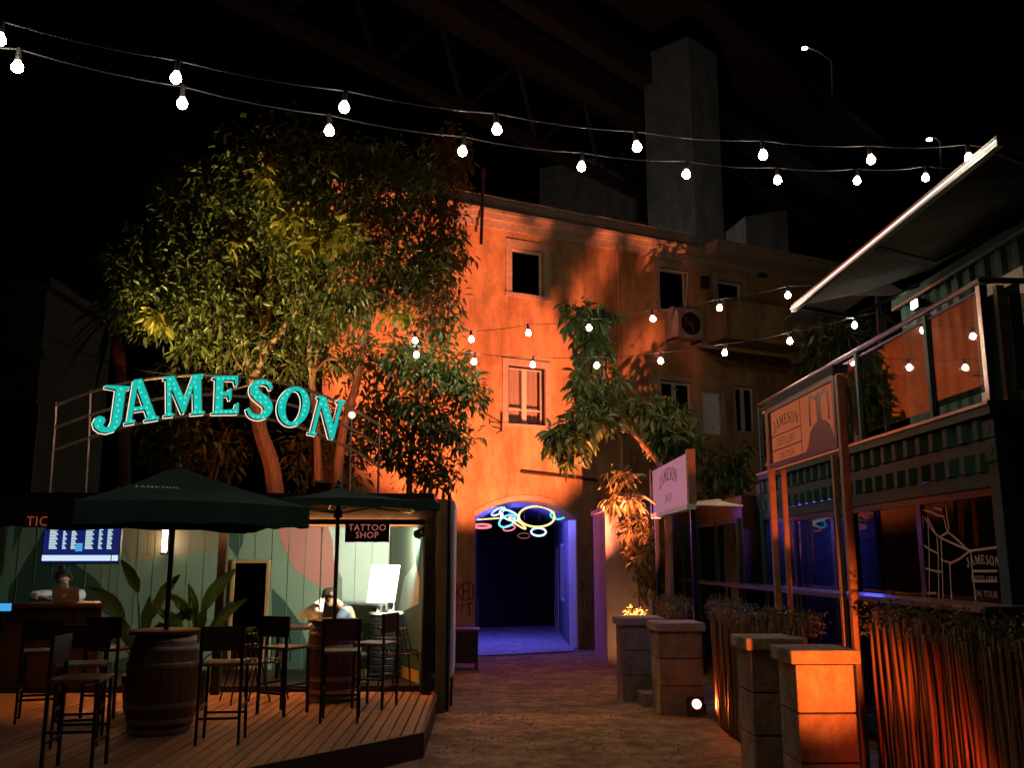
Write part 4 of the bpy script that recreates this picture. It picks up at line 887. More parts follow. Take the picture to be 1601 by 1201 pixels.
hung_sign('tattoo_sign', 539, 814, 609, 848, ('TATTOO', 'SHOP'), 'dark red TATTOO SHOP sign hung under the hut roof')
hung_sign('tickets_sign', 36, 801, 132, 825, ('TICKETS',), 'dark red TICKETS sign half hidden by the big umbrella', Y=HY0-.11, sizes=.16)
# hut spot lamp
hp = at_y(657, 834, HY0+.16)
ho = root('spot_lamp', hp, 'black spot lamp in the top corner of the tattoo shop', 'lamp'); aim = Vector((-2.6, HY1, 1.3)); d_ = (aim-hp).normalized()
MB().cyl(hp-d_*.10, hp+d_*.06, .045, .06, 14).build('can', 'black_metal', ho, True); MB().cyl(hp+d_*.061, hp+d_*.066, .05, n=14).build('lens', 'lens_white', ho); MB().tube([hp, hp+Vector((.05, .0, .1)), hp+Vector((.05, 0, .32))], .012).build('bracket', 'black_metal', ho)
lamp('SPOT', 'hut_spot', hp+d_*.09, 380, (.93, 1, .84), ho, aim, 112, .7, .03)
# wall lamp on the back wall
wp = on_back(262, 846, .12); wo = root('wall_lamp', wp, 'warm tube lamp on the mural wall behind the leafy plants', 'lamp')
MB().cyl(wp-Vector((0, 0, .16)), wp+Vector((0, 0, .16)), .035, n=12).build('glass_tube', 'lens_white', wo, True); b_ = MB(); b_.cyl(wp+Vector((0, 0, .161)), wp+Vector((0, 0, .20)), .045, n=12); b_.cyl(wp-Vector((0, 0, .20)), wp-Vector((0, 0, .161)), .045, n=12); b_.box((wp.x-.03, wp.y+.04, wp.z-.2), (wp.x+.03, HY1-.008, wp.z+.2)); b_.build('fitting', 'black_metal', wo)
M['lens_tube'] = emit('lens_tube', (1, .80, .52), 26); bpy.data.objects['glass_tube'].data.materials[0] = M['lens_tube']
# screen with price lists
tv0, tv1 = at_y(63, 882, 12.9), at_y(191, 815, 12.9); Y = 12.9
tv = root('menu_screen', ((tv0.x+tv1.x)/2, Y, tv0.z), 'blue glowing price list screen above the ticket counter', 'screen')
MB().box((tv0.x, Y, tv0.z), (tv1.x, Y+.06, tv1.z)).build('casing', 'black_plastic', tv); W_, H_ = tv1.x-tv0.x, tv1.z-tv0.z
def tvq(m_, x0, y0, x1, y1, n): m_.add([(tv0.x+W_*a, Y-n, tv0.z+H_*b) for a, b in ((x0, y0), (x1, y0), (x1, y1), (x0, y1))], [(0, 1, 2, 3)])
q = MB(); tvq(q, .015, .03, .985, .97, .003); q.build('display', 'screen_blue', tv)
q = MB(); tvq(q, .015, .07, .985, .20, .006)
for x0 in (.10, .56): tvq(q, x0, .83, x0+.39, .90, .006)
q.build('display_bar', 'screen_white', tv)
q = MB()
for x0 in (.09, .55):
    for a, w in ((0, .105), (.17, .05), (.28, .07)):
        for r_ in range(13): tvq(q, x0+a, .345+.036*r_, x0+a+w-.012*(r_ % 3), .345+.036*r_+.026, .006)
q.build('display_list', 'screen_soft', tv)['kind'] = 'stuff'; q = MB(); tvq(q, .43, .29, .52, .48, .007); q.build('display_tile', 'screen_cyan', tv)
MB().bar(((tv0.x+tv1.x)/2, Y+.03, tv1.z), ((tv0.x+tv1.x)/2, Y+.03, 2.44), .04, .04).build('hanger', 'black_metal', tv)
# gilt mirror
a, b = on_back(356, 1030, .05), on_back(425, 875, .05); mr = root('gilt_mirror', ((a.x+b.x)/2, HY1-.06, DZ), 'tall gilt framed mirror leaning on the mural wall', 'mirror')
f_ = MB(); t = .055; z0 = DZ+.05
for x0, x1, zz0, zz1 in ((a.x, a.x+t, z0, b.z), (b.x-t, b.x, z0, b.z), (a.x+t, b.x-t, b.z-t, b.z), (a.x+t, b.x-t, z0, z0+t)): f_.box((x0, HY1-.085, zz0), (x1, HY1-.03, zz1))
f_.build('frame', 'gold', mr, bevel=.012); MB().box((a.x+t, HY1-.06, z0+t), (b.x-t, HY1-.035, b.z-t)).build('glass', pbr('mirror_dark', (.03, .03, .035), .08, metal=1, var=.1, bump=0), mr)
# cabinet with white panel on it
cb0, cb1 = at_y(574, 1050, 12.5), at_y(627, 962, 12.5); cb = root('tool_drum', ((cb0.x+cb1.x)/2, 12.7, DZ+.05), 'black ribbed tool drum carrying the white reflector panel', 'cabinet')
rd = (cb1.x-cb0.x)/2; c_ = ((cb0.x+cb1.x)/2, 12.7, DZ+.05); H_ = cb1.z-c_[2]; pr = []
for k in range(9): z = H_*k/9; pr += [(rd*.95, z), (rd, z+.01), (rd, z+H_/9-.015), (rd*.95, z+H_/9-.004)]
MB().lathe(pr, 24, c_).build('drum', 'black_plastic', cb, True); MB().lathe([(rd*1.08, 0), (rd*1.08, .03)], 24, (c_[0], c_[1], c_[2]+H_+.001)).build('top', 'white_frame', cb, True)
ztop = c_[2]+H_+.031
for k, (dx, dy, h, m_) in enumerate(((-.1, -.1, .07, 'white_panel'), (-.02, -.15, .10, 'steel'), (.06, -.12, .06, 'white_panel'), (-.15, -.02, .05, 'black_plastic'))):
    tag(MB().lathe([(.025, 0), (.027, h*.7), (.012, h*.8), (.012, h)], 10, (c_[0]+dx, c_[1]+dy, ztop+.001)).build('ink_bottle', m_, smooth=True), ['small white ink bottle at the left on the drum', 'tall steel flask on the drum', 'small white ink bottle under the panel stand', 'short black ink pot on the drum'][k], 'bottle', 'little bottles on the drum')
wp0, wp1 = at_y(573, 943, 12.5), at_y(626, 884, 12.5); wpn = root('reflector_panel', (c_[0]+.1, 12.6, ztop), 'white square reflector panel standing on the black drum', 'panel')
MB().hexa([(wp0.x-.0, 12.50, wp0.z), (wp1.x-.06, 12.46, wp0.z+.01), (wp1.x-.06, 12.485, wp0.z+.01), (wp0.x-.0, 12.525, wp0.z), (wp0.x+.05, 12.52, wp1.z), (wp1.x, 12.48, wp1.z+.0), (wp1.x, 12.505, wp1.z), (wp0.x+.05, 12.545, wp1.z)]).build('panel', 'white_panel', wpn)
MB().tube([(c_[0]+.1, 12.57, ztop), (c_[0]+.1, 12.54, wp0.z+.05)], .015, 8).build('stand', 'white_panel', wpn)

# ticket counter, laptop, tablet
c0, c1 = at_y(22, 944, 11.75), at_y(166, 944, 11.75); zt_ = c0.z
tc = root('ticket_counter', ((c0.x+c1.x)/2, 11.9, DZ+.05), 'dark wood ticket counter under the blue screen', 'counter')
MB().box((c0.x-1.0, 11.72, zt_-.05), (c1.x, 12.25, zt_)).build('top', 'dark_wood', tc, bevel=.006)
for k in range(7): xx = c0.x-.9+k*(c1.x-c0.x+.85)/7; MB().box((xx, 11.78, DZ+.05), (xx+(c1.x-c0.x+.85)/7-.01, 11.82, zt_-.052)).build('front_board', 'dark_wood', tc)
lp0 = at_y(82, 944, 11.85); lp1 = at_y(126, 919, 11.85); lt = root('laptop', (lp0.x, 11.9, zt_), 'open grey laptop on the ticket counter', 'laptop')
MB().hexa([(lp0.x, 11.85, zt_+.012), (lp1.x, 11.85, zt_+.012), (lp1.x, 11.862, zt_+.012), (lp0.x, 11.862, zt_+.012), (lp0.x, 11.79, lp1.z), (lp1.x, 11.79, lp1.z), (lp1.x, 11.80, lp1.z), (lp0.x, 11.80, lp1.z)]).build('lid', 'laptop', lt)
MB().box((lp0.x, 11.863, zt_+.001), (lp1.x, 12.1, zt_+.016)).build('base', 'laptop', lt); em = MB(); em.cyl(((lp0.x+lp1.x)/2, 11.81, (zt_+lp1.z)/2), ((lp0.x+lp1.x)/2, 11.80, (zt_+lp1.z)/2+.001), .022, n=10); em.build('emblem', 'rust_post', lt)
MB().add([(lp0.x+.01, 11.866, zt_+.03), (lp1.x-.01, 11.866, zt_+.03), (lp1.x-.01, 11.812, lp1.z-.015), (lp0.x+.01, 11.812, lp1.z-.015)], [(0, 1, 2, 3)]).build('display', 'screen_white', lt)
tb0 = at_y(-12, 956, 11.3); tb1 = at_y(17, 944, 11.3); to = root('tablet_stand', ((tb0.x+tb1.x)/2, 11.35, DZ), 'cyan glowing tablet on a stand at the left edge', 'tablet')
MB().box((tb0.x, 11.3, tb0.z), (tb1.x, 11.32, tb1.z)).build('display', 'screen_cyan', to); bpy.data.objects[ 'display' ]; MB().box((tb0.x-.01, 11.322, tb0.z-.01), (tb1.x+.01, 11.335, tb1.z+.01)).build('casing', 'black_plastic', to); MB().bar(((tb0.x+tb1.x)/2, 11.345, DZ), ((tb0.x+tb1.x)/2, 11.345, tb0.z), .03, .02).build('stand', 'black_metal', to)
pap = at_y(138, 946, 11.85); tag(MB().box((pap.x-.11, 11.78, zt_+.001), (pap.x+.11, 11.95, zt_+.018)).build('paper_pad', 'white_panel'), 'white paper pad beside the laptop on the counter', 'paper')

# ------------------------------------------------------------------ people: skinned skeletons
def skinned(name, verts, edges, radii, mat, parent, sub=2, rootv=0):
    me = bpy.data.meshes.new(name); me.from_pydata([tuple(Vector(v)-ORG[parent.name]) for v in verts], edges, [])
    o = bpy.data.objects.new('tmp', me); COL.objects.link(o); m_ = o.modifiers.new('s', 'SKIN'); m_.use_smooth_shade = True; m_.branch_smoothing = .6
    for i, r in enumerate(radii):
        sv = me.skin_vertices[0].data[i]; sv.radius = (r, r) if not isinstance(r, tuple) else r; sv.use_root = (i == rootv)
    s_ = o.modifiers.new('u', 'SUBSURF'); s_.levels = sub; s_.render_levels = sub
    dg = bpy.context.evaluated_depsgraph_get(); m2 = bpy.data.meshes.new_from_object(o.evaluated_get(dg)); bpy.data.objects.remove(o)
    m2.name = name; m2.polygons.foreach_set('use_smooth', [True]*len(m2.polygons)); m2.materials.clear(); m2.materials.append(M[mat])
    c = bpy.data.objects.new(name, m2); COL.objects.link(c); c.parent = parent; ORG[c.name] = ORG[parent.name]; return c
def hand(V_, E_, R_, w, pd, sd, curl):
    """wrist index w, pointing pd, side sd (towards the thumb), curling towards curl"""
    W = Vector(V_[w]); pd = pd.normalized(); sd = sd.normalized(); curl = curl.normalized()
    b = len(V_); V_.append(W+pd*.055); E_.append((w, b)); R_.append((.030, .018))
    for k, (off, ln) in enumerate(((.026, .070), (.009, .078), (-.009, .072), (-.026, .058))):
        k0 = len(V_); r0 = W+pd*.09+sd*off; V_ += [r0, r0+pd*ln*.5+curl*ln*.18, r0+pd*ln*.82+curl*ln*.5]; E_ += [(b, k0), (k0, k0+1), (k0+1, k0+2)]; R_ += [.010, .009, .008]
    k0 = len(V_); r0 = W+pd*.035+sd*.036; V_ += [r0, r0+pd*.03+sd*.022, r0+pd*.062+sd*.026+curl*.01]; E_ += [(b, k0), (k0, k0+1), (k0+1, k0+2)]; R_ += [.012, .010, .009]
def person(name, label, base, hip, chest, neck, head, look, arms, sleeve, shirt, hair_len, legs, hair='hair', short_sleeve=False):
    p = root(name, base, label, 'person'); V_ = [hip, hip+(chest-hip)*.5, chest, neck, neck+(head-neck)*.35]; E_ = [(0, 1), (1, 2), (2, 3), (3, 4)]; R_ = [(.14, .11), (.13, .10), (.13, .105), .058, .052]
    up = (head-neck).normalized(); look = (look-up*look.dot(up)).normalized(); side = look.cross(up).normalized()
    # skull, jaw
    V_ += [head-up*.045+look*.02, head+up*.03-look*.005, head+up*.085-look*.01]; E_ += [(4, 5), (5, 6), (6, 7)]; R_ += [(.066, .076), (.078, .092), (.058, .070)]
    k = len(V_); V_ += [head-up*.10+look*.055]; E_.append((5, k)); R_.append(.030)                      # chin
    k = len(V_); V_ += [head-up*.022+look*.098]; E_.append((5, k)); R_.append(.013)                     # nose
    for s_ in (-1, 1):
        k = len(V_); V_ += [head-up*.01+side*s_*.082-look*.005]; E_.append((6, k)); R_.append((.010, .022))  # ears
    SV, SE, SR = [hip, hip+(chest-hip)*.5, chest, chest+(neck-chest)*.75], [(0, 1), (1, 2), (2, 3)], [(.165, .125), (.155, .12), (.155, .125), (.075, .07)]
    for sh, el, wr, pd, sd, cu in arms:
        k = len(V_); V_ += [sh, el, wr]; E_ += [(2, k), (k, k+1), (k+1, k+2)]; R_ += [.055, .043, .028]; hand(V_, E_, R_, k+2, pd, sd, cu)
        j = len(SV); end = el+(wr-el)*(.75 if not short_sleeve else .0); mid = sh+(el-sh)*.7
        SV += [sh, el if not short_sleeve else mid, end if not short_sleeve else mid+(el-sh)*.15]; SE += [(2, j), (j, j+1), (j+1, j+2)]; SR += [.076, .062 if not short_sleeve else .066, .048 if not short_sleeve else .066]
    for kn, an, toe in legs:
        s0 = hip+(kn-hip)*.22+Vector((0, 0, -.02)); k = len(V_); V_ += [s0, kn, an, toe]; E_ += [(0, k), (k, k+1), (k+1, k+2), (k+2, k+3)]; R_ += [.085, .06, .04, .03]
        j = len(SV)
    skinned('body', V_, E_, R_, 'skin', p); skinned('shirt', SV, SE, SR, shirt, p)
    TV, TE, TR = [hip], [], [(.16, .13)]
    for kn, an, toe in legs:
        s0 = hip+(kn-hip)*.22+Vector((0, 0, -.02)); k = len(TV); TV += [s0, kn, an]; TE += [(0, k), (k, k+1), (k+1, k+2)]; TR += [.105, .078, .058]
    skinned('trousers', TV, TE, TR, 'black_plastic', p)
    h = MB(); c = head+up*.028-look*.022; m_, n_ = 9, 16; vs_ = []
    for i in range(m_+1):
        t = pi*(.02+.60*i/m_)
        for q in range(n_):
            a = 2*pi*q/n_; d = up*cos(t)+(look*cos(a)+side*sin(a))*sin(t)
            if cos(a) > .25 and t > 1.0: d = up*cos(1.0)+(look*cos(a)+side*sin(a))*sin(1.0)
            rr = .106+.012*mnoise.noise((a*2, t*4, len(name)))
            vs_.append(c+Vector(d)*rr*(1.0 if t < 1.7 else 1-.0*t)-(up*hair_len*max(0, (t-1.3)) if cos(a) < .2 else Vector()))
    h.add(vs_, [(i*n_+q, i*n_+(q+1)%n_, (i+1)*n_+(q+1)%n_, (i+1)*n_+q) for i in range(m_) for q in range(n_)]+[tuple(range(n_))])
    if hair_len > .05: h.ball(c+up*.12-look*.03, .042, 10, 6)
    h.build('hair', hair, p, True)
    e = MB()
    for s_ in (-1, 1): e.ball(head+look*.083+side*s_*.032+up*.008, .010, 8, 5)
    e.build('eyes', 'black_plastic', p)
    return p
# ticket seller, leaning on the counter with one hand at the face
hx = at_y(99, 907, 12.45); B = Vector((hx.x, 12.7, DZ+.05)); hd = hx
person('person', 'person in white shirt with tied hair, leaning over the ticket counter, hand at face', B, Vector((hx.x+.02, 12.85, .98)), Vector((hx.x-.02, 12.68, 1.22)), Vector((hx.x, 12.56, hd.z-.15)), hd, Vector((.12, -.8, -.5)),
       [(Vector((hx.x-.19, 12.62, 1.33)), Vector((hx.x-.30, 12.25, zt_+.07)), Vector((hx.x-.08, 12.14, zt_+.045)), Vector((.9, -.3, -.05)), Vector((0, -1, .1)), Vector((0, 0, -1))),
        (Vector((hx.x+.18, 12.62, 1.33)), Vector((hx.x+.24, 12.26, zt_+.06)), Vector((hx.x+.10, 12.30, hd.z-.17)), Vector((-.25, .25, .9)), Vector((-1, 0, 0)), Vector((-.4, 1, 0)))],
       True, 'shirt_white', .10, [(Vector((hx.x-.12, 12.6, .72)), Vector((hx.x-.14, 12.75, DZ+.13)), Vector((hx.x-.15, 12.58, DZ+.085))), (Vector((hx.x+.14, 12.6, .72)), Vector((hx.x+.15, 12.75, DZ+.13)), Vector((hx.x+.16, 12.58, DZ+.085)))])
# tattooist, seated, bent to the left over the work
hx = at_y(517, 936, 12.35); B = Vector((hx.x+.2, 12.4, DZ+.05)); hd = hx
tz = .98
person('person', 'person in dark blue short sleeved shirt, seated and bent over work in the tattoo shop', B, Vector((hx.x+.34, 12.45, .70)), Vector((hx.x+.23, 12.42, 1.08)), Vector((hx.x+.10, 12.38, hd.z-.07)), hd, Vector((-.85, -.35, -.6)),
       [(Vector((hx.x+.20, 12.23, 1.13)), Vector((hx.x+.12, 12.06, .93)), Vector((hx.x-.10, 12.10, tz+.0)), Vector((-1, .05, -.1)), Vector((0, 1, .2)), Vector((0, 0, -1))),
        (Vector((hx.x+.20, 12.61, 1.13)), Vector((hx.x+.08, 12.72, .94)), Vector((hx.x-.12, 12.50, tz+.0)), Vector((-1, -.2, -.1)), Vector((0, -1, .2)), Vector((0, 0, -1)))],
       False, 'shirt_blue', .02, [(Vector((hx.x-.1, 12.25, .70)), Vector((hx.x-.08, 12.2, DZ+.13)), Vector((hx.x-.24, 12.2, DZ+.085))), (Vector((hx.x-.1, 12.62, .70)), Vector((hx.x-.08, 12.6, DZ+.13)), Vector((hx.x-.24, 12.6, DZ+.085)))], short_sleeve=True)
# their furniture
tt = root('work_table', (hx.x-.35, 12.3, DZ+.05), 'small dark work table before the seated tattooist', 'table')
MB().box((hx.x-.75, 11.95, tz-.07), (hx.x-.0, 12.68, tz-.035)).build('top', 'dark_wood', tt, bevel=.005)
for x, y in ((hx.x-.71, 11.99), (hx.x-.05, 11.99), (hx.x-.71, 12.64), (hx.x-.05, 12.64)): MB().box((x-.02, y-.02, DZ+.05), (x+.02, y+.02, tz-.071)).build('leg', 'black_metal', tt)
pa, pb_ = at_y(468, 966, 12.6), at_y(509, 934, 12.6); bo = root('drawing_board', pa, 'cream drawing board propped up left of the seated tattooist', 'board')
MB().add([(pa.x, 12.5, pa.z), (pb_.x-.02, 12.5, pa.z-.01), (pb_.x-.02, 12.64, pb_.z-.03), (pb_.x-.05, 12.66, pb_.z), (pa.x+.05, 12.55, pa.z+.09)]+[(pa.x, 12.52, pa.z), (pb_.x-.02, 12.52, pa.z-.01), (pb_.x-.02, 12.66, pb_.z-.03), (pb_.x-.05, 12.68, pb_.z), (pa.x+.05, 12.57, pa.z+.09)], [(0, 1, 2, 3, 4), (9, 8, 7, 6, 5)]+[(i, (i+1) % 5, 5+(i+1) % 5, 5+i) for i in range(5)]).build('sheet', 'cream', bo)
MB().bar((pb_.x-.05, 12.68, tz-.035), (pb_.x-.05, 12.69, pb_.z-.05), .02, .02).build('prop', 'black_metal', bo)
st_ = root('work_stool', (hx.x+.30, 12.45, DZ+.05), 'round black stool under the seated tattooist', 'stool')
MB().lathe([(.17, 0), (.18, .02), (.18, .05), (.15, .07)], 20, (hx.x+.30, 12.45, .52)).build('seat', 'black_plastic', st_, True)
for k in range(4): t = pi/4+k*pi/2; MB().tube([(hx.x+.30+.1*cos(t), 12.45+.1*sin(t), .52), (hx.x+.30+.2*cos(t), 12.45+.2*sin(t), DZ+.05)], .012).build('leg', 'black_metal', st_)

# ------------------------------------------------------------------ barrels with umbrellas
def barrel(x, y, r, h, label):
    b = root('barrel', (x, y, DZ), label, 'barrel', 'oak barrels used as tables'); n = 22; pr = [(0, .80), (.12, .90), (.3, .985), (.5, 1.0), (.7, .985), (.88, .90), (1, .80)]
    a = pi/n*.97; vs_ = []
    for z, k in pr:
        for rr in (r*k, r*k-.03):
            for s_ in (-a, a): vs_.append((rr*cos(s_), rr*sin(s_), z*h))
    fs = []
    for i in range(len(pr)-1): o_ = i*4; fs += [(o_, o_+1, o_+5, o_+4), (o_+2, o_+6, o_+7, o_+3), (o_, o_+4, o_+6, o_+2), (o_+1, o_+3, o_+7, o_+5)]
    fs += [(0, 2, 3, 1), (24, 25, 27, 26)]
    me = bpy.data.meshes.new('stave'); me.from_pydata(vs_, [], fs); me.materials.append(M['barrel_wood'])
    for i in range(n):
        s_ = bpy.data.objects.new('stave', me); COL.objects.link(s_); s_.parent = b; s_.rotation_euler = (0, 0, 2*pi*i/n); q = rnd.uniform(.994, 1.006); s_.scale = (q, q, 1)
    for zc, hw in ((.04, .028), (.14, .026), (.30, .028), (.70, .028), (.86, .026), (.96, .028)):
        f = lambda t: np.interp(t, [p[0] for p in pr], [p[1] for p in pr])
        z0, z1 = zc-hw, zc+hw; m_ = MB(); q = 32; vs_ = []
        for rr, z in ((f(z0)*r+.006, z0), (f(zc)*r+.010, zc), (f(z1)*r+.006, z1)):
            vs_ += [(x+rr*cos(2*pi*i/q), y+rr*sin(2*pi*i/q), DZ+z*h) for i in range(q)]
        m_.add(vs_, [(j*q+i, j*q+(i+1)%q, (j+1)*q+(i+1)%q, (j+1)*q+i) for j in range(2) for i in range(q)]); m_.build('hoop', 'hoop', b, True)
    MB().lathe([(r*.80-.02, 0), (r*.80-.02, .02)], 28, (x, y, DZ+h-.05)).build('head', 'barrel_wood', b)
    MB().lathe([(r*.98, 0), (r*1.0, .01), (r*1.0, .03), (r*.98, .035)], 32, (x, y, DZ+h+.003)).build('table_top', 'dark_wood', b, True)
    return b
def umbrella(x, y, half, za, ze, rot, label, text_px, lr=.055, val=.19):
    u = root('umbrella', (x, y, DZ), label, 'umbrella', 'dark green square umbrellas'); ap = Vector((x, y, za)); cs = []
    for k in range(4): t = rot+pi/4+k*pi/2; cs.append(Vector((x+half*1.414*cos(t), y+half*1.414*sin(t), ze)))
    c_ = MB(); n = 8
    for k in range(4):
        a, b = cs[k], cs[(k+1) % 4]; idx = {}; vs_ = []
        for i in range(n+1):
            for j in range(i+1):
                w = i/n; e = (j/i) if i else 0; p = ap+((a+(b-a)*e)-ap)*w; p.z -= .06*math.sin(pi*w)*(.4+.6*math.sin(pi*e)) + .03*w*math.sin(pi*e)*-1
                idx[(i, j)] = len(vs_); vs_.append(p)
        fs = []
        for i in range(n):
            for j in range(i+1):
                fs.append((idx[(i, j)], idx[(i+1, j)], idx[(i+1, j+1)]))
                if j < i: fs.append((idx[(i, j)], idx[(i+1, j+1)], idx[(i, j+1)]))
        c_.add(vs_, fs)
        m_ = 8; vv = []
        for j in range(m_+1):
            e = j/m_; p = a+(b-a)*e; p.z += .03*math.sin(pi*e); vv += [p, p-Vector((0, 0, val+.012*sin(j*2.1)))]
        c_.add(vv, [(2*j, 2*j+1, 2*j+3, 2*j+2) for j in range(m_)])
    can = c_.build('canopy', 'umbrella', u, True)
    MB().cyl((x, y, DZ), (x, y, za-.02), .024, n=12).build('pole', 'dark_wood', u, True)
    MB().lathe([(.05, 0), (.045, .03), (.02, .05), (.028, .08), (.01, .11)], 12, (x, y, za-.01)).build('finial', 'black_plastic', u, True)
    hub = Vector((x, y, za-.30)); MB().cyl(hub-Vector((0, 0, .05)), hub+Vector((0, 0, .05)), .05, n=12).build('hub', 'black_plastic', u)
    for q in cs+[(cs[k]+cs[(k+1) % 4])/2 for k in range(4)]:
        e = q+(ap-q)*.03-Vector((0, 0, .075)); MB().tube([ap-Vector((0, 0, .07)), ap+(e-ap)*.5-Vector((0, 0, .09)), e], .011, 5).build('rib', 'dark_wood', u); MB().tube([hub, ap+(e-ap)*.45-Vector((0, 0, .10))], .009, 5).build('strut', 'dark_wood', u)
    # printed word: on the slope that faces the lane, at the photographed spot
    best = None
    for k in range(4):
        a, b = cs[k], cs[(k+1) % 4]; nrm = (a-ap).cross(b-ap).normalized(); nrm = nrm if nrm.z > 0 else -nrm
        d = ray(*text_px); t = (ap-EYE).dot(nrm)/d.dot(nrm); p = EYE+d*t
        mid = (a+b)/2-ap; f = (p-ap).dot(Vector((mid.x, mid.y, 0)).normalized())/Vector((mid.x, mid.y, 0)).length
        along_ = (p-ap).dot((b-a).normalized())
        if 0 < f < 1.05 and abs(along_) < half*f*1.02 and (best is None or mid.y < best[0]): best = (mid.y, p, nrm, a, b)
    if best:
        _, p, nrm, a, b = best; uu = (b-a).normalized(); uu = uu if uu.x > 0 else -uu; vv = nrm.cross(uu); t_ = MB(); serif_word(t_, 'JAMESON', p+nrm*.035, uu, vv, nrm, lr, 0, 0, .22); t_.build('lettering', 'print_white', can)['kind'] = 'stuff'
    else: print('NO TEXT', label)
b1 = at_z(240, 1150, DZ); b2 = at_z(516, 1098, DZ)
barrel(b1.x, b1.y+.15, .325, .88, 'big oak barrel table nearest the lane with shining steel hoops'); barrel(b2.x, b2.y+.1, .30, .86, 'dark oak barrel table before the tattoo shop')
umbrella(b1.x, b1.y+.15, 1.0, 2.66, 2.24, R(30), 'large dark green umbrella over the nearer barrel', (245, 769), .05)
umbrella(b2.x, b2.y+.1, .92, 2.60, 2.40, R(24), 'smaller dark green umbrella before the tattoo shop', (602, 800), .04, .09)

# ------------------------------------------------------------------ bar stools
def make_stool():
    s = root('bar_stool', (0, 0, 0), '', 'bar stool', 'bar stools on the deck', local=True); h = .68; w = .19
    MB().box((-w, -w, h-.03), (w, w, h)).build('seat', 'seat_wood', s, bevel=.008)
    for sx in (-1, 1):
        MB().bar((sx*(w-.012), -w+.012, 0), (sx*(w-.02), -w+.02, h-.031), .024, .024).build('leg', 'black_metal', s)
        MB().bar((sx*(w-.012), w-.012, 0), (sx*(w-.02), w-.012, h+.30), .024, .024).build('leg', 'black_metal', s)
    f = MB()
    for z, a, b in ((.22, (-w+.02, -w+.015), (w-.02, -w+.015)), (.30, (-w+.015, -w+.02), (-w+.015, w-.02)), (.30, (w-.015, -w+.02), (w-.015, w-.02)), (.22, (-w+.02, w-.015), (w-.02, w-.015))): f.bar((*a, z), (*b, z), .02, .02)
    f.build('footrest', 'black_metal', s); MB().box((-w-.005, w-.035, h+.10), (w+.005, w-.012, h+.31)).build('backrest', 'dark_wood', s, bevel=.006)
    return s
ps = make_stool()
spots = [((68, 1016), 200, 'bar stool farthest left, behind the other left stools'), ((130, 1036), 15, 'bar stool with its back to the lane left of the big barrel'), ((128, 1058), 95, 'nearest bar stool at the left, seat catching pale light'),
         ((352, 1034), 185, 'bar stool standing alone right of the big barrel'), ((446, 1010), 150, 'bar stool left of the dark barrel'), ((535, 1016), 185, 'bar stool behind the dark barrel, back towards the lane'), ((588, 1004), 250, 'bar stool right of the dark barrel'), ((175, 1012), 170, 'bar stool between the ticket counter and the big barrel')]
for i, (px, rz, lb) in enumerate(spots):
    o = ps if i == 0 else copy_tree(ps); p = at_z(*px, DZ+.68); o.location = (p.x, p.y, DZ); o.rotation_euler = (0, 0, R(rz)); o["label"] = lb
# low wire chairs in the hut and by the plants
def wire_chair(loc, rz, label):
    c = root('wire_chair', loc, label, 'chair', 'low black wire chairs', R(rz), local=True); s = MB()
    for k in range(9):
        x = -.22+.055*k; s.tube([(x*1.1, -.22, .43), (x, .0, .40), (x, .2, .42), (x*.95, .28, .60), (x*.8, .31, .80-.6*x*x)], .006, 4)
    for z, y, ww in ((.43, -.22, .245), (.40, 0, .225), (.42, .2, .225), (.60, .28, .215), (.72, .30, .20)): s.tube([(-ww, y, z), (0, y+.02, z-.01), (ww, y, z)], .007, 4)
    s.build('seat_shell', 'black_metal', c)
    for sx, sy in ((-1, -1), (1, -1), (-1, 1), (1, 1)): MB().tube([(sx*.14, sy*.12, .40), (sx*.22, sy*.22, 0)], .010, 5).build('leg', 'black_metal', c)
for px, Y, rz, lb in (((628, 1050), 11.72, 160, 'low black wire chair beside the tool drum'), ((385, 1050), 11.0, 30, 'low black wire chair in front of the gilt mirror'), ((418, 1050), 11.25, 200, 'low black wire chair right of the gilt mirror')):
    p = at_y(*px, Y); wire_chair((p.x, Y, DZ+(.05 if Y > 11.7 else 0)), rz, lb)
# bench box beside the arch
q0 = at_z(706, 1048, 0); q1 = at_z(749, 1048, 0); bb = root('wooden_box', ((q0.x+q1.x)/2, q0.y, 0), 'low wooden box bench standing left of the archway', 'bench')
for k in range(4): MB().box((q0.x+.02, q0.y, .10+.125*k), (q1.x-.02, q0.y+.025, .10+.125*k+.115)).build('board', 'dark_wood', bb)
MB().box((q0.x+.03, q0.y+.03, .10), (q1.x-.03, q0.y+.5, .60)).build('body', 'dark_wood', bb); MB().box((q0.x, q0.y-.02, .602), (q1.x, q0.y+.52, .645)).build('lid', 'seat_wood', bb, bevel=.004)
for x in (q0.x+.02, q1.x-.07): MB().box((x, q0.y+.03, 0), (x+.05, q0.y+.08, .099)).build('foot', 'dark_wood', bb)

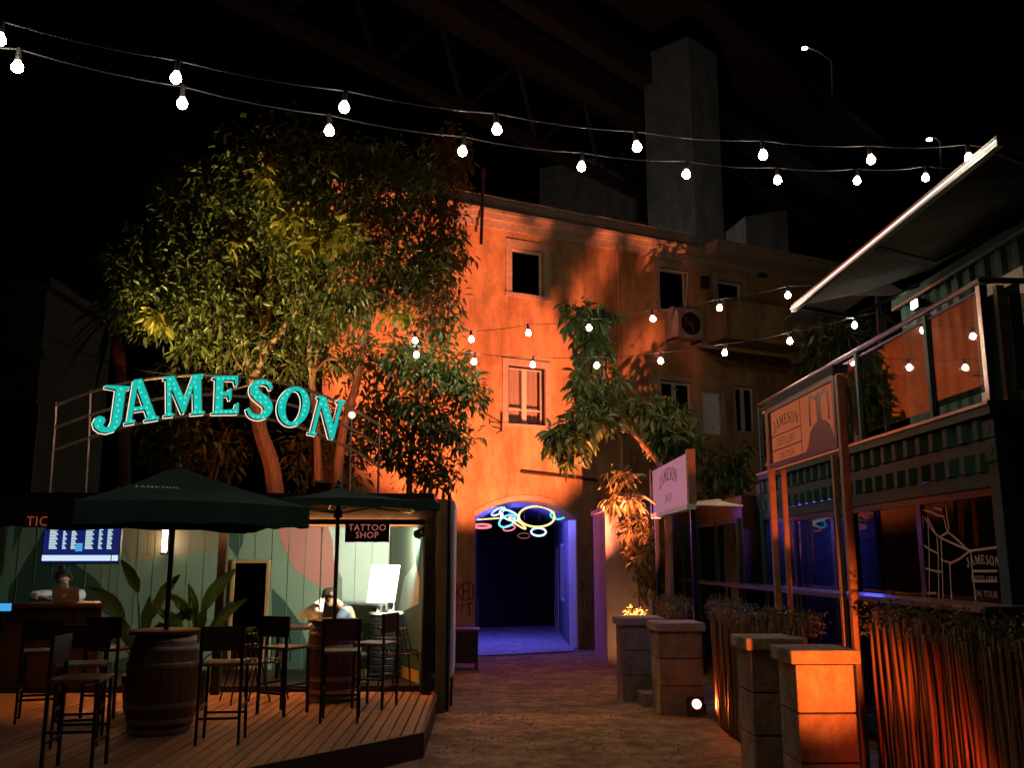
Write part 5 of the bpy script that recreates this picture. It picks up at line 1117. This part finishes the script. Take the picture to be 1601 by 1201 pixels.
# ------------------------------------------------------------------ big leafy plants
def bird_plant(loc, spec, label, pot_h=.38):
    p = root('leafy_plant', loc, label, 'plant', 'potted big leafed plants'); x, y, z = loc
    MB().lathe([(.13, 0), (.16, pot_h*.6), (.18, pot_h), (.15, pot_h), (.14, pot_h-.05)], 18, loc).build('pot', 'pot', p, True)
    for k, (dx, dy, h, ln, wd, bend) in enumerate(spec):
        b = Vector((x+dx*.15, y+dy*.1, z+pot_h-.04)); t = Vector((x+dx, y+dy, z+h)); mid = b+(t-b)*.5+Vector((dx*-.15, 0, .04)); sp = smooth_line([tuple(b), tuple(mid), tuple(t)], 5)
        MB().tube(sp, [.012-.006*i/len(sp) for i in range(len(sp))], 6).build('stem', 'leaf_big', p, True)
        d = Vector((dx*1.0+bend*.6, dy, .9 if bend < .8 else .2)).normalized(); sd = Vector((d.z, rnd.uniform(-.4, .4), -d.x)).normalized(); nr = d.cross(sd); lf = MB(); m = 9; vs_ = []
        for i in range(m+1):
            f = i/m; w = wd*(sin(pi*min(1, f*.92+.06))**.7)*(1-.25*f); c = t+d*ln*f+Vector((bend*.5*ln*f*f, 0, -.35*abs(bend)*ln*f*f))
            jag = .85+.3*rnd.random()
            vs_ += [c-sd*w*jag+nr*.35*w, c, c+sd*w*jag+nr*.35*w]
        lf.add(vs_, [(3*i+j, 3*i+j+1, 3*i+j+4, 3*i+j+3) for i in range(m) for j in (0, 1)]); lf.build('leaf', 'leaf_big', p, True)
    return p
pA = at_y(222, 1000, 10.3); pB = at_y(305, 1000, 10.4)
bird_plant((pA.x, 10.3, DZ), [(-.10, .05, 1.22, .42, .065, -.35), (-.20, -.05, .95, .50, .085, -.55), (.05, .1, .95, .40, .07, .25), (-.25, .0, .70, .30, .06, -1.0), (.14, -.05, 1.10, .40, .065, .4), (0, 0, .78, .42, .07, .1), (.20, .08, .80, .42, .07, .6), (-.08, -.12, .66, .40, .075, -.3), (.10, -.14, .62, .36, .07, .3)], 'tall potted plant with big torn leaves under the large umbrella')
bird_plant((pB.x, 10.4, DZ), [(-.08, .0, .92, .40, .08, -.5), (.05, .05, 1.02, .58, .085, .45), (.16, -.05, .80, .52, .075, .55), (-.18, .05, .80, .40, .08, -.6), (.02, -.1, .66, .44, .08, .2), (.22, .05, .60, .44, .07, .7), (-.02, 0, .88, .46, .08, -.15), (-.12, -.12, .60, .40, .075, -.4), (.12, .1, .72, .48, .07, .3)], 'bushy potted plant with broad pointed leaves by the hut post')
pC = at_y(150, 1000, 11.0); 

# ------------------------------------------------------------------ lit arch sign on the hut roof
YS = HY0+.3
ag = root('arch_sign', at_y(340, 760, YS), 'arched steel frame sign with big turquoise lit letters above the umbrellas', 'sign')
def sp(px, py, n=0): p = at_y(px, py, YS-n); return Vector((p.x, YS-n, p.z))
low = [(83, 705), (139, 685), (205, 666), (275, 653), (345, 649), (420, 656), (490, 676), (548, 702), (592, 730)]
top = [(88, 634), (141, 614), (205, 597), (275, 588), (345, 587), (420, 595), (490, 613), (550, 640), (593, 665)]
for nm, f in (('rail', 0), ('rail', .5), ('rail', 1)):
    pts = smooth_line([tuple(sp(a[0]+(b[0]-a[0])*f, a[1]+(b[1]-a[1])*f)) for a, b in zip(low, top)], 5); MB().tube(pts, .019, 6).build(nm, 'rail_metal', ag, True)
zr = 2.57
for i in (0, 1, 7, 8):
    t_ = sp(*top[i]); l_ = sp(*low[i]); MB().tube([(l_.x+(l_.x-t_.x)*.6, YS, zr), l_, t_+Vector((0, 0, .03))], .016, 6).build('post', 'steel', ag)
for i in (2, 3, 4, 5, 6): MB().tube([sp(*low[i]), sp(*top[i])], .011, 6).build('strut', 'rail_metal', ag)
LT = [('J', 172, 668, 207, 598), ('A', 222, 661, 228, 593), ('M', 290, 649, 288, 588), ('E', 353, 648, 352, 588), ('S', 402, 657, 411, 595), ('O', 456, 666, 468, 606), ('N', 511, 688, 530, 628)]
JB = {'J': ((173, 672), (182, 604), 1.02), 'A': ((225, 660), (219, 594), .84), 'M': ((291, 650), (290, 588), .86), 'E': ((355, 648), (357, 589), .92), 'S': ((405, 656), (411, 595), 1.0), 'O': ((457, 665), (467, 608), .98), 'N': ((506, 684), (521, 624), .74)}
for ch in 'JAMESON':
    (bx_, by_), (tx_, ty_), ws = JB[ch]; o_ = sp(bx_, by_, .10); t_ = sp(tx_, ty_, .10); v_ = (t_-o_); H_ = v_.length; v_ = v_/H_; u_ = Vector((v_.z, 0, -v_.x)); w, loops = LET[ch]
    def tr(k=1.0, dx=0): return [[((px-w/2)*k*ws, py) for px, py in l] for l in loops]
    L_ = root('tmp', (0, 0, 0), '', '') if False else None
    body = MB().poly(tr(), o_, u_, v_, -Y_, .05, H_).build('letter', 'letter_dark', ag)
    fc = MB().poly(tr(), o_-Y_*.053, u_, v_, None, 0, H_).build('lit_face', 'face_teal', body)
    rim = MB()
    for l in tr():
        rim.tube([o_-Y_*.022-u_*.030-v_*.018+u_*(a*H_)+v_*(b*H_) for a, b in l], .006, 5, True)
    rim.build('rim_light', 'rim_white', body)
    # small lamps set in the face, along a grid clipped to the letter
    from mathutils.geometry import intersect_point_tri_2d
    T = tr(); l3 = [[Vector((a, b, 0)) for a, b in l] for l in T]; tri = tessellate_polygon(l3); fl = [p for l in l3 for p in l]; ld = MB(); step = .125
    for iy in range(-1, 10):
        for ix in range(-7, 8):
            q = Vector((ix*step+.03*(iy % 2), iy*step+.05))
            ok = all(any(intersect_point_tri_2d(q+e, fl[a].to_2d(), fl[b].to_2d(), fl[c].to_2d()) for a, b, c in tri) for e in (Vector((.045, 0)), Vector((-.045, 0)), Vector((0, .03)), Vector((0, -.03))))
            if ok: ld.ball(o_-Y_*.056+u_*(q.x*H_)+v_*(q.y*H_), .017, 6, 4)
    if ld.v: ld.build('lamps', 'led_cyan', body)['kind'] = 'stuff'
a_ = sp(551, 650, .1); ap_ = MB().poly([[(a_.x+.045*cos(t), a_.z+.045*sin(t)) for t in np.linspace(0, 2*pi, 14)[:-1]]], (0, YS-.13, 0), X_, Z_, -Y_, .03).build('apostrophe', 'rim_white', ag)
# wire from the left house to the sign
MB().tube(smooth_line([tuple(at_y(80, 530, 15.5)), tuple(at_y(200, 572, 13.5)), tuple(sp(300, 590))], 8), .008, 5); wr = MB(); wr.tube(smooth_line([tuple(at_y(60, 520, 19.6)), tuple(at_y(130, 552, 16)), tuple(at_y(210, 577, 13.5)), tuple(sp(310, 589))], 8), .009, 5); tag(wr.build('wire', 'steel'), 'slack wire running from the dark house to the arch sign', 'wire')
# ================================================================== TREES
def limb(mb, pts, r0, r1, n=8):
    s = smooth_line([tuple(p) for p in pts], 5); mb.tube(s, [r0+(r1-r0)*i/(len(s)-1) for i in range(len(s))], n)
def A(px, py, Y): return at_y(px, py, Y)
def blob(px, py, rx, ry, Y, k, ry_d=None):
    s = Y/1450*1.02; return (tuple(A(px, py, Y)), (rx*s, (ry_d or rx*.8)*s, ry*s), k)
# big broadleaf tree behind the hut
t1 = root('broadleaf_tree', (A(440, 900, 14.6).x, 14.6, 0), 'big broad crowned tree towering behind the arch sign', 'tree')
tk = MB(); base = Vector((A(445, 900, 14.6).x, 14.6, -.05))
limb(tk, [base, A(430, 770, 14.6), A(405, 670, 14.5), A(400, 600, 14.4)], .16, .10); limb(tk, [A(402, 640, 14.5), A(405, 575, 14.4), A(430, 530, 14.2), A(480, 470, 14)], .09, .03); limb(tk, [A(400, 600, 14.4), A(370, 520, 14.4), A(300, 440, 14.2)], .09, .03); limb(tk, [A(400, 600, 14.4), A(420, 480, 14.6), A(430, 330, 14.6)], .09, .03); limb(tk, [A(410, 500, 14.6), A(360, 400, 14.8), A(350, 300, 14.8)], .05, .02)
tk.build('trunk', 'bark_smooth', t1, True)
B1 = [blob(400, 290, 95, 60, 13.6, 55), blob(330, 350, 105, 70, 13.8, 60), blob(480, 330, 110, 80, 13.4, 70), blob(600, 300, 95, 75, 13.8, 70), blob(280, 440, 110, 70, 13.8, 55), blob(240, 480, 80, 55, 13.6, 35), blob(400, 440, 120, 90, 14.2, 70), blob(530, 440, 110, 90, 13.6, 75), blob(630, 400, 85, 90, 13.8, 70), blob(420, 540, 100, 60, 14.4, 40), blob(440, 235, 110, 40, 14.2, 26), blob(300, 290, 70, 50, 14.4, 22), blob(300, 570, 60, 40, 14.4, 16), blob(210, 420, 45, 50, 13.8, 20), blob(560, 250, 90, 50, 13.9, 36), blob(330, 500, 70, 50, 14.0, 30)]
B1 = [(c_, r_, int(k_*1.35)) for c_, r_, k_ in B1]; c = blob_clumps(B1, 1, .45); V_, F_ = leaves(c, .23, 24, .125, .45, seed=1); leaf_obj('crown', V_, F_, 'leaf_tree', t1)
tw = MB(); hub = [A(400, 600, 14.4), A(420, 500, 14.5), A(430, 400, 14.6), A(470, 480, 14.1), A(340, 470, 14.3)]
for q in c[::9]:
    q = Vector(q); h_ = min(hub, key=lambda p: (p-q).length); limb(tw, [h_, h_+(q-h_)*.5+Vector((rnd.uniform(-.12, .12), rnd.uniform(-.1, .1), rnd.uniform(-.15, .05))), q], .016, .005, 5)
tw.build('twigs', 'bark_smooth', t1, True)['kind'] = 'stuff'
c = blob_clumps([blob(470, 340, 60, 40, 13.0, 15), blob(540, 370, 60, 20, 13.0, 11), blob(490, 375, 25, 15, 12.9, 6), blob(420, 290, 50, 35, 13.0, 8), blob(565, 300, 30, 12, 13.2, 2), blob(350, 380, 40, 20, 13.3, 2), blob(245, 500, 25, 20, 13.2, 3), blob(620, 490, 30, 20, 13.4, 3)], 2, .3); V_, F_ = leaves(c, .15, 26, .15, .45, seed=2, width=.5); leaf_obj('crown_yellow_leaves', V_, F_, 'leaf_yellow', t1)
# rust leaved tree at its right
t2 = root('rust_tree', (A(560, 900, 14.2).x, 14.2, 0), 'slender tree with rusty leaves against the house, right of the big crown', 'tree')
tk = MB(); limb(tk, [Vector((A(525, 900, 14.2).x, 14.2, -.05)), A(530, 720, 14.2), A(560, 590, 14.1), A(582, 480, 14), A(640, 330, 14), A(690, 230, 14)], .085, .02); limb(tk, [A(556, 600, 14.1), A(520, 560, 13.9), A(490, 585, 13.8)], .02, .012); tk.build('trunk', 'bark_smooth', t2, True)
c = blob_clumps([blob(690, 300, 42, 85, 14, 48), blob(705, 250, 25, 40, 14, 14), blob(690, 390, 42, 60, 14, 32), blob(660, 460, 55, 50, 13.8, 26), blob(702, 214, 8, 12, 14, 3)], 3, .4); V_, F_ = leaves(c, .22, 28, .12, .6, seed=3); leaf_obj('crown', V_, F_, 'leaf_rust', t2)
# two thin straight stems
t3 = root('slim_tree', (A(488, 900, 14.4).x, 14.4, 0), 'slim straight tree with pale bark rising behind the letter O', 'tree')
tk = MB(); limb(tk, [Vector((A(500, 900, 14.4).x, 14.4, -.05)), A(497, 740, 14.4), A(489, 600, 14.3), A(486, 530, 14.2), A(520, 440, 14)], .075, .025); limb(tk, [A(489, 610, 14.3), A(505, 500, 14.1), A(540, 400, 14)], .03, .012); tk.build('trunk', 'bark_smooth', t3, True)
c = blob_clumps([blob(520, 480, 90, 60, 14, 36), blob(470, 560, 70, 50, 14.5, 26), blob(560, 560, 60, 50, 14.3, 24)], 4, .3); V_, F_ = leaves(c, .24, 26, .12, .4, seed=4); leaf_obj('crown', V_, F_, 'leaf_bright', t3)
# leafy bush tree against the house
t4 = root('laurel_tree', (A(660, 900, 14.3).x, 14.3, 0), 'leafy green laurel between the arch sign and the orange wall', 'tree')
tk = MB(); limb(tk, [Vector((A(640, 900, 14.3).x, 14.3, -.05)), A(640, 760, 14.3), A(650, 640, 14.2), A(660, 540, 14)], .06, .02); limb(tk, [A(648, 660, 14.2), A(700, 590, 14), A(735, 550, 14)], .03, .012); tk.build('trunk', 'bark', t4, True)
c = blob_clumps([blob(640, 560, 60, 50, 14, 40), blob(690, 580, 60, 35, 13.8, 36), blob(720, 610, 42, 35, 13.7, 24), blob(660, 640, 65, 45, 14, 42), blob(700, 680, 45, 30, 13.9, 22), blob(630, 700, 60, 45, 14.2, 34), blob(670, 740, 50, 35, 14.2, 26), blob(580, 650, 50, 60, 14.5, 30), blob(690, 500, 35, 30, 14, 14)], 5, .35); V_, F_ = leaves(c, .22, 24, .13, .35, seed=5); leaf_obj('crown', V_, F_, 'leaf_bright', t4)
# undergrowth behind the hut
for (px, py, rx, ry, Y, k), lb in (((520, 690, 80, 70, 15.2, 70), 'dark undergrowth bush behind the letters at the right'), ((300, 700, 110, 60, 15.4, 80), 'dark undergrowth bush behind the letters in the middle')):
    o = root('bush', (A(px, py, Y).x, Y, 0), lb, 'bush', 'bushes behind the hut'); c = blob_clumps([blob(px, py, rx, ry, Y, k)], px, .3); V_, F_ = leaves(c, .3, 18, .14, .3, seed=px); leaf_obj('foliage', V_, F_, 'leaf_tree', o)
    st = MB()
    for j in range(6): limb(st, [Vector((A(px, py, Y).x+rnd.uniform(-.2, .2), Y, 0)), A(px+rnd.uniform(-40, 40), py+40, Y), A(px+rnd.uniform(-70, 70), py-30, Y)], .03, .01, 6)
    st.build('stem', 'bark', o, True)
# palms at the left
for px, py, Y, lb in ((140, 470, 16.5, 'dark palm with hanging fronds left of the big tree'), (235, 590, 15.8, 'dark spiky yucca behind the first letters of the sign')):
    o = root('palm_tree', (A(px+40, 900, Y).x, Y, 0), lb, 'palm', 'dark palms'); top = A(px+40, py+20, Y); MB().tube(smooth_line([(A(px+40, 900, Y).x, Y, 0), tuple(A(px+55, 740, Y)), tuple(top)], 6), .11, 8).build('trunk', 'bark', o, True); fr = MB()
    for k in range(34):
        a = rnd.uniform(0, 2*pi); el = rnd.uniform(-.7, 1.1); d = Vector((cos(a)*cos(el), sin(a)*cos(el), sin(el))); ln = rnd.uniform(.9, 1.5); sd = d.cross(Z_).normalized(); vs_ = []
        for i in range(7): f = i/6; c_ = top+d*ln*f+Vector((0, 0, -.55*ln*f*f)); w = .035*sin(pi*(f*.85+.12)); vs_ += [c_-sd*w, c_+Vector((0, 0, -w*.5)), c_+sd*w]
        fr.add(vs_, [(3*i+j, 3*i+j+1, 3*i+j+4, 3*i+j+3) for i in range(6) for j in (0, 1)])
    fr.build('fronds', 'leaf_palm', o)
# leaning tree before the house
t5 = root('leaning_tree', (2.75, 14.2, 0), 'leaning tree with dark drooping leaves before the orange wall', 'tree')
tk = MB(); limb(tk, [Vector((2.75, 14.2, -.05)), A(1046, 850, 14.2), A(1035, 735, 14.2), A(990, 680, 14.1), A(955, 630, 14), A(938, 560, 14), A(925, 490, 14)], .07, .025); limb(tk, [A(985, 675, 14.1), A(940, 670, 13.9), A(890, 690, 13.8)], .04, .015); limb(tk, [A(1030, 725, 14.2), A(1050, 680, 14.2), A(1060, 640, 14.1)], .04, .015); limb(tk, [A(1040, 800, 14.2), A(1005, 775, 14.1), A(965, 765, 14)], .03, .012); tk.build('trunk', 'bark_smooth', t5, True)
c = blob_clumps([blob(918, 500, 42, 30, 14, 26), blob(925, 550, 40, 35, 14, 24), blob(928, 600, 48, 35, 14, 28), blob(940, 650, 62, 32, 14, 36), blob(882, 690, 36, 36, 13.8, 26), blob(910, 670, 45, 30, 13.9, 22), blob(1035, 655, 50, 40, 14.1, 34), blob(1050, 705, 45, 30, 14.4, 24), blob(985, 640, 20, 16, 14.5, 7)], 6, .3); V_, F_ = leaves(c, .07, 20, .20, .55, seed=6, width=.30); leaf_obj('crown', V_, F_, 'leaf_drop', t5)
c = blob_clumps([blob(975, 745, 25, 28, 14.0, 11), blob(968, 778, 32, 18, 14.0, 13)], 7, .3); V_, F_ = leaves(c, .06, 20, .18, .6, seed=7, width=.30); leaf_obj('crown_low_leaves', V_, F_, 'leaf_painted_lamplight', t5)
# climber on the side wall
cl = root('climbing_plant', (2.55, 16.2, 0), 'climbing plant with golden lit leaves on the side wall', 'plant')
c = blob_clumps([blob(985, 828, 24, 24, 15.9, 13), blob(988, 862, 12, 16, 15.9, 5), blob(1008, 890, 22, 45, 15.6, 18), blob(1015, 830, 18, 30, 15.6, 9)], 8, .2); V_, F_ = leaves(c, .12, 20, .12, .6, seed=8, width=.4); leaf_obj('foliage', V_, F_, 'leaf_painted_lamplight', cl)
st = MB(); limb(st, [(2.6, 16.0, 0), tuple(A(1000, 930, 15.9)), tuple(A(992, 870, 15.9)), tuple(A(985, 805, 15.9))], .025, .01, 6); st.build('stem', 'bark', cl, True)
# dark shrubs near the terrace end and shop
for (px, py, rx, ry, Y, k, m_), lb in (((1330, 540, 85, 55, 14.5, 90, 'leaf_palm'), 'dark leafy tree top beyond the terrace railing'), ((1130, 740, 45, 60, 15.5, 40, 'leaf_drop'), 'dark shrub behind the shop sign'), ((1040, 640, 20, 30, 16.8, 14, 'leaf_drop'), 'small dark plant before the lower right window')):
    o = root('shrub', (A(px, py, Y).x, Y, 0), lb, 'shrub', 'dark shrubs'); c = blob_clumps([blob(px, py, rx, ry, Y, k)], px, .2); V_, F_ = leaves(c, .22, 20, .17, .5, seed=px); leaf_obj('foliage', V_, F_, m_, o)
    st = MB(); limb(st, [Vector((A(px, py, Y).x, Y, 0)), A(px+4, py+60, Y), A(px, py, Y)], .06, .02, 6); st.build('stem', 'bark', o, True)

# flood lamps on the hut roof, shining up into the trees
flood((-2.0, 11.62, 2.66), (-3.0, 14.2, 4.1), 240, (1, .22, .06), 'flood lamp on the hut roof aimed at the tree trunks', 58)
flood((-4.7, 12.2, 2.66), (-2.7, 13.7, 7.6), 1700, (1, .74, .30), 'flood lamp on the hut roof aimed up into the big crown', 75)
# ================================================================== STRING LIGHTS
def bulbs(pts, Ya, dY, label, mat='bulb_glow', r=.036, ext=(None, None), sag=.05):
    P = [at_y(px, py, Ya+dY*k) for k, (px, py) in enumerate(pts)]
    so = root('string_lights', P[0], label, 'string lights', 'festoon strings of round bulbs')
    up = Vector((0, 0, .13)); W = [p+up for p in P]; cab = []
    if ext[0] is not None: cab.append(ext[0])
    for i, w in enumerate(W):
        if i or cab:
            a = W[i-1] if i else cab[0]
            for f in (.25, .5, .75): cab.append(a+(w-a)*f-Vector((0, 0, sag*4*f*(1-f)*.5)))
        cab.append(w)
    if ext[1] is not None:
        a = W[-1]; cab += [a+(ext[1]-a)*f-Vector((0, 0, sag*f*(1-f)*2)) for f in (.33, .66, 1)]
    MB().tube(cab, .0048, 5).build('cable', 'cable', so, True)
    b0 = None
    for p in P:
        if b0 is None:
            b0 = MB().lathe([(.006, -r), (r*.55, -r*.85), (r*.93, -r*.4), (r, 0), (r*.93, r*.42), (r*.62, r*.9), (r*.38, r*1.25), (.012, r*1.4)], 12, P[0]).build('bulb', mat, so, True)
            s0 = MB().cyl(P[0]+Vector((0, 0, r*1.3)), P[0]+Vector((0, 0, .135)), .021, .016, 10).build('socket', 'black_plastic', b0)
        else:
            b = bpy.data.objects.new('bulb', b0.data); COL.objects.link(b); b.parent = so; b.location = p-P[0]; b.rotation_euler = (rnd.uniform(-.12, .12), rnd.uniform(-.12, .12), rnd.random()); s = bpy.data.objects.new('socket', s0.data); COL.objects.link(s); s.parent = b
    return P
bulbs([(0, 62), (275, 122), (538, 168), (777, 203), (996, 230), (1193, 243), (1362, 250), (1515, 247)], 5.5, .31, 'upper of the two near bulb strings crossing the top of the picture', ext=(at_y(-260, 20, 5.2), at_y(1640, 238, 8.0)))
bulbs([(27, 105), (285, 162), (515, 205), (723, 237), (909, 261), (1073, 273), (1216, 282), (1340, 283), (1447, 278)], 5.7, .43, 'lower of the two near bulb strings crossing the top of the picture', ext=(at_y(-240, 40, 5.3), at_y(1560, 262, 9.5)))
bulbs([(649, 533), (737, 531), (826, 521), (921, 513), (1021, 499), (1125, 482), (1232, 462)], 13.2, -.235, 'upper of the two far bulb strings before the orange house', 'bulb_far', .037, (at_y(560, 535, 13.5), at_y(1300, 440, 11.6)))
bulbs([(651, 555), (741, 566), (833, 571), (933, 572), (1033, 565), (1133, 552), (1235, 534), (1336, 509)], 13.2, -.16, 'lower of the two far bulb strings before the orange house', 'bulb_far', .037, (at_y(560, 540, 13.5), at_y(1440, 470, 11.8)))
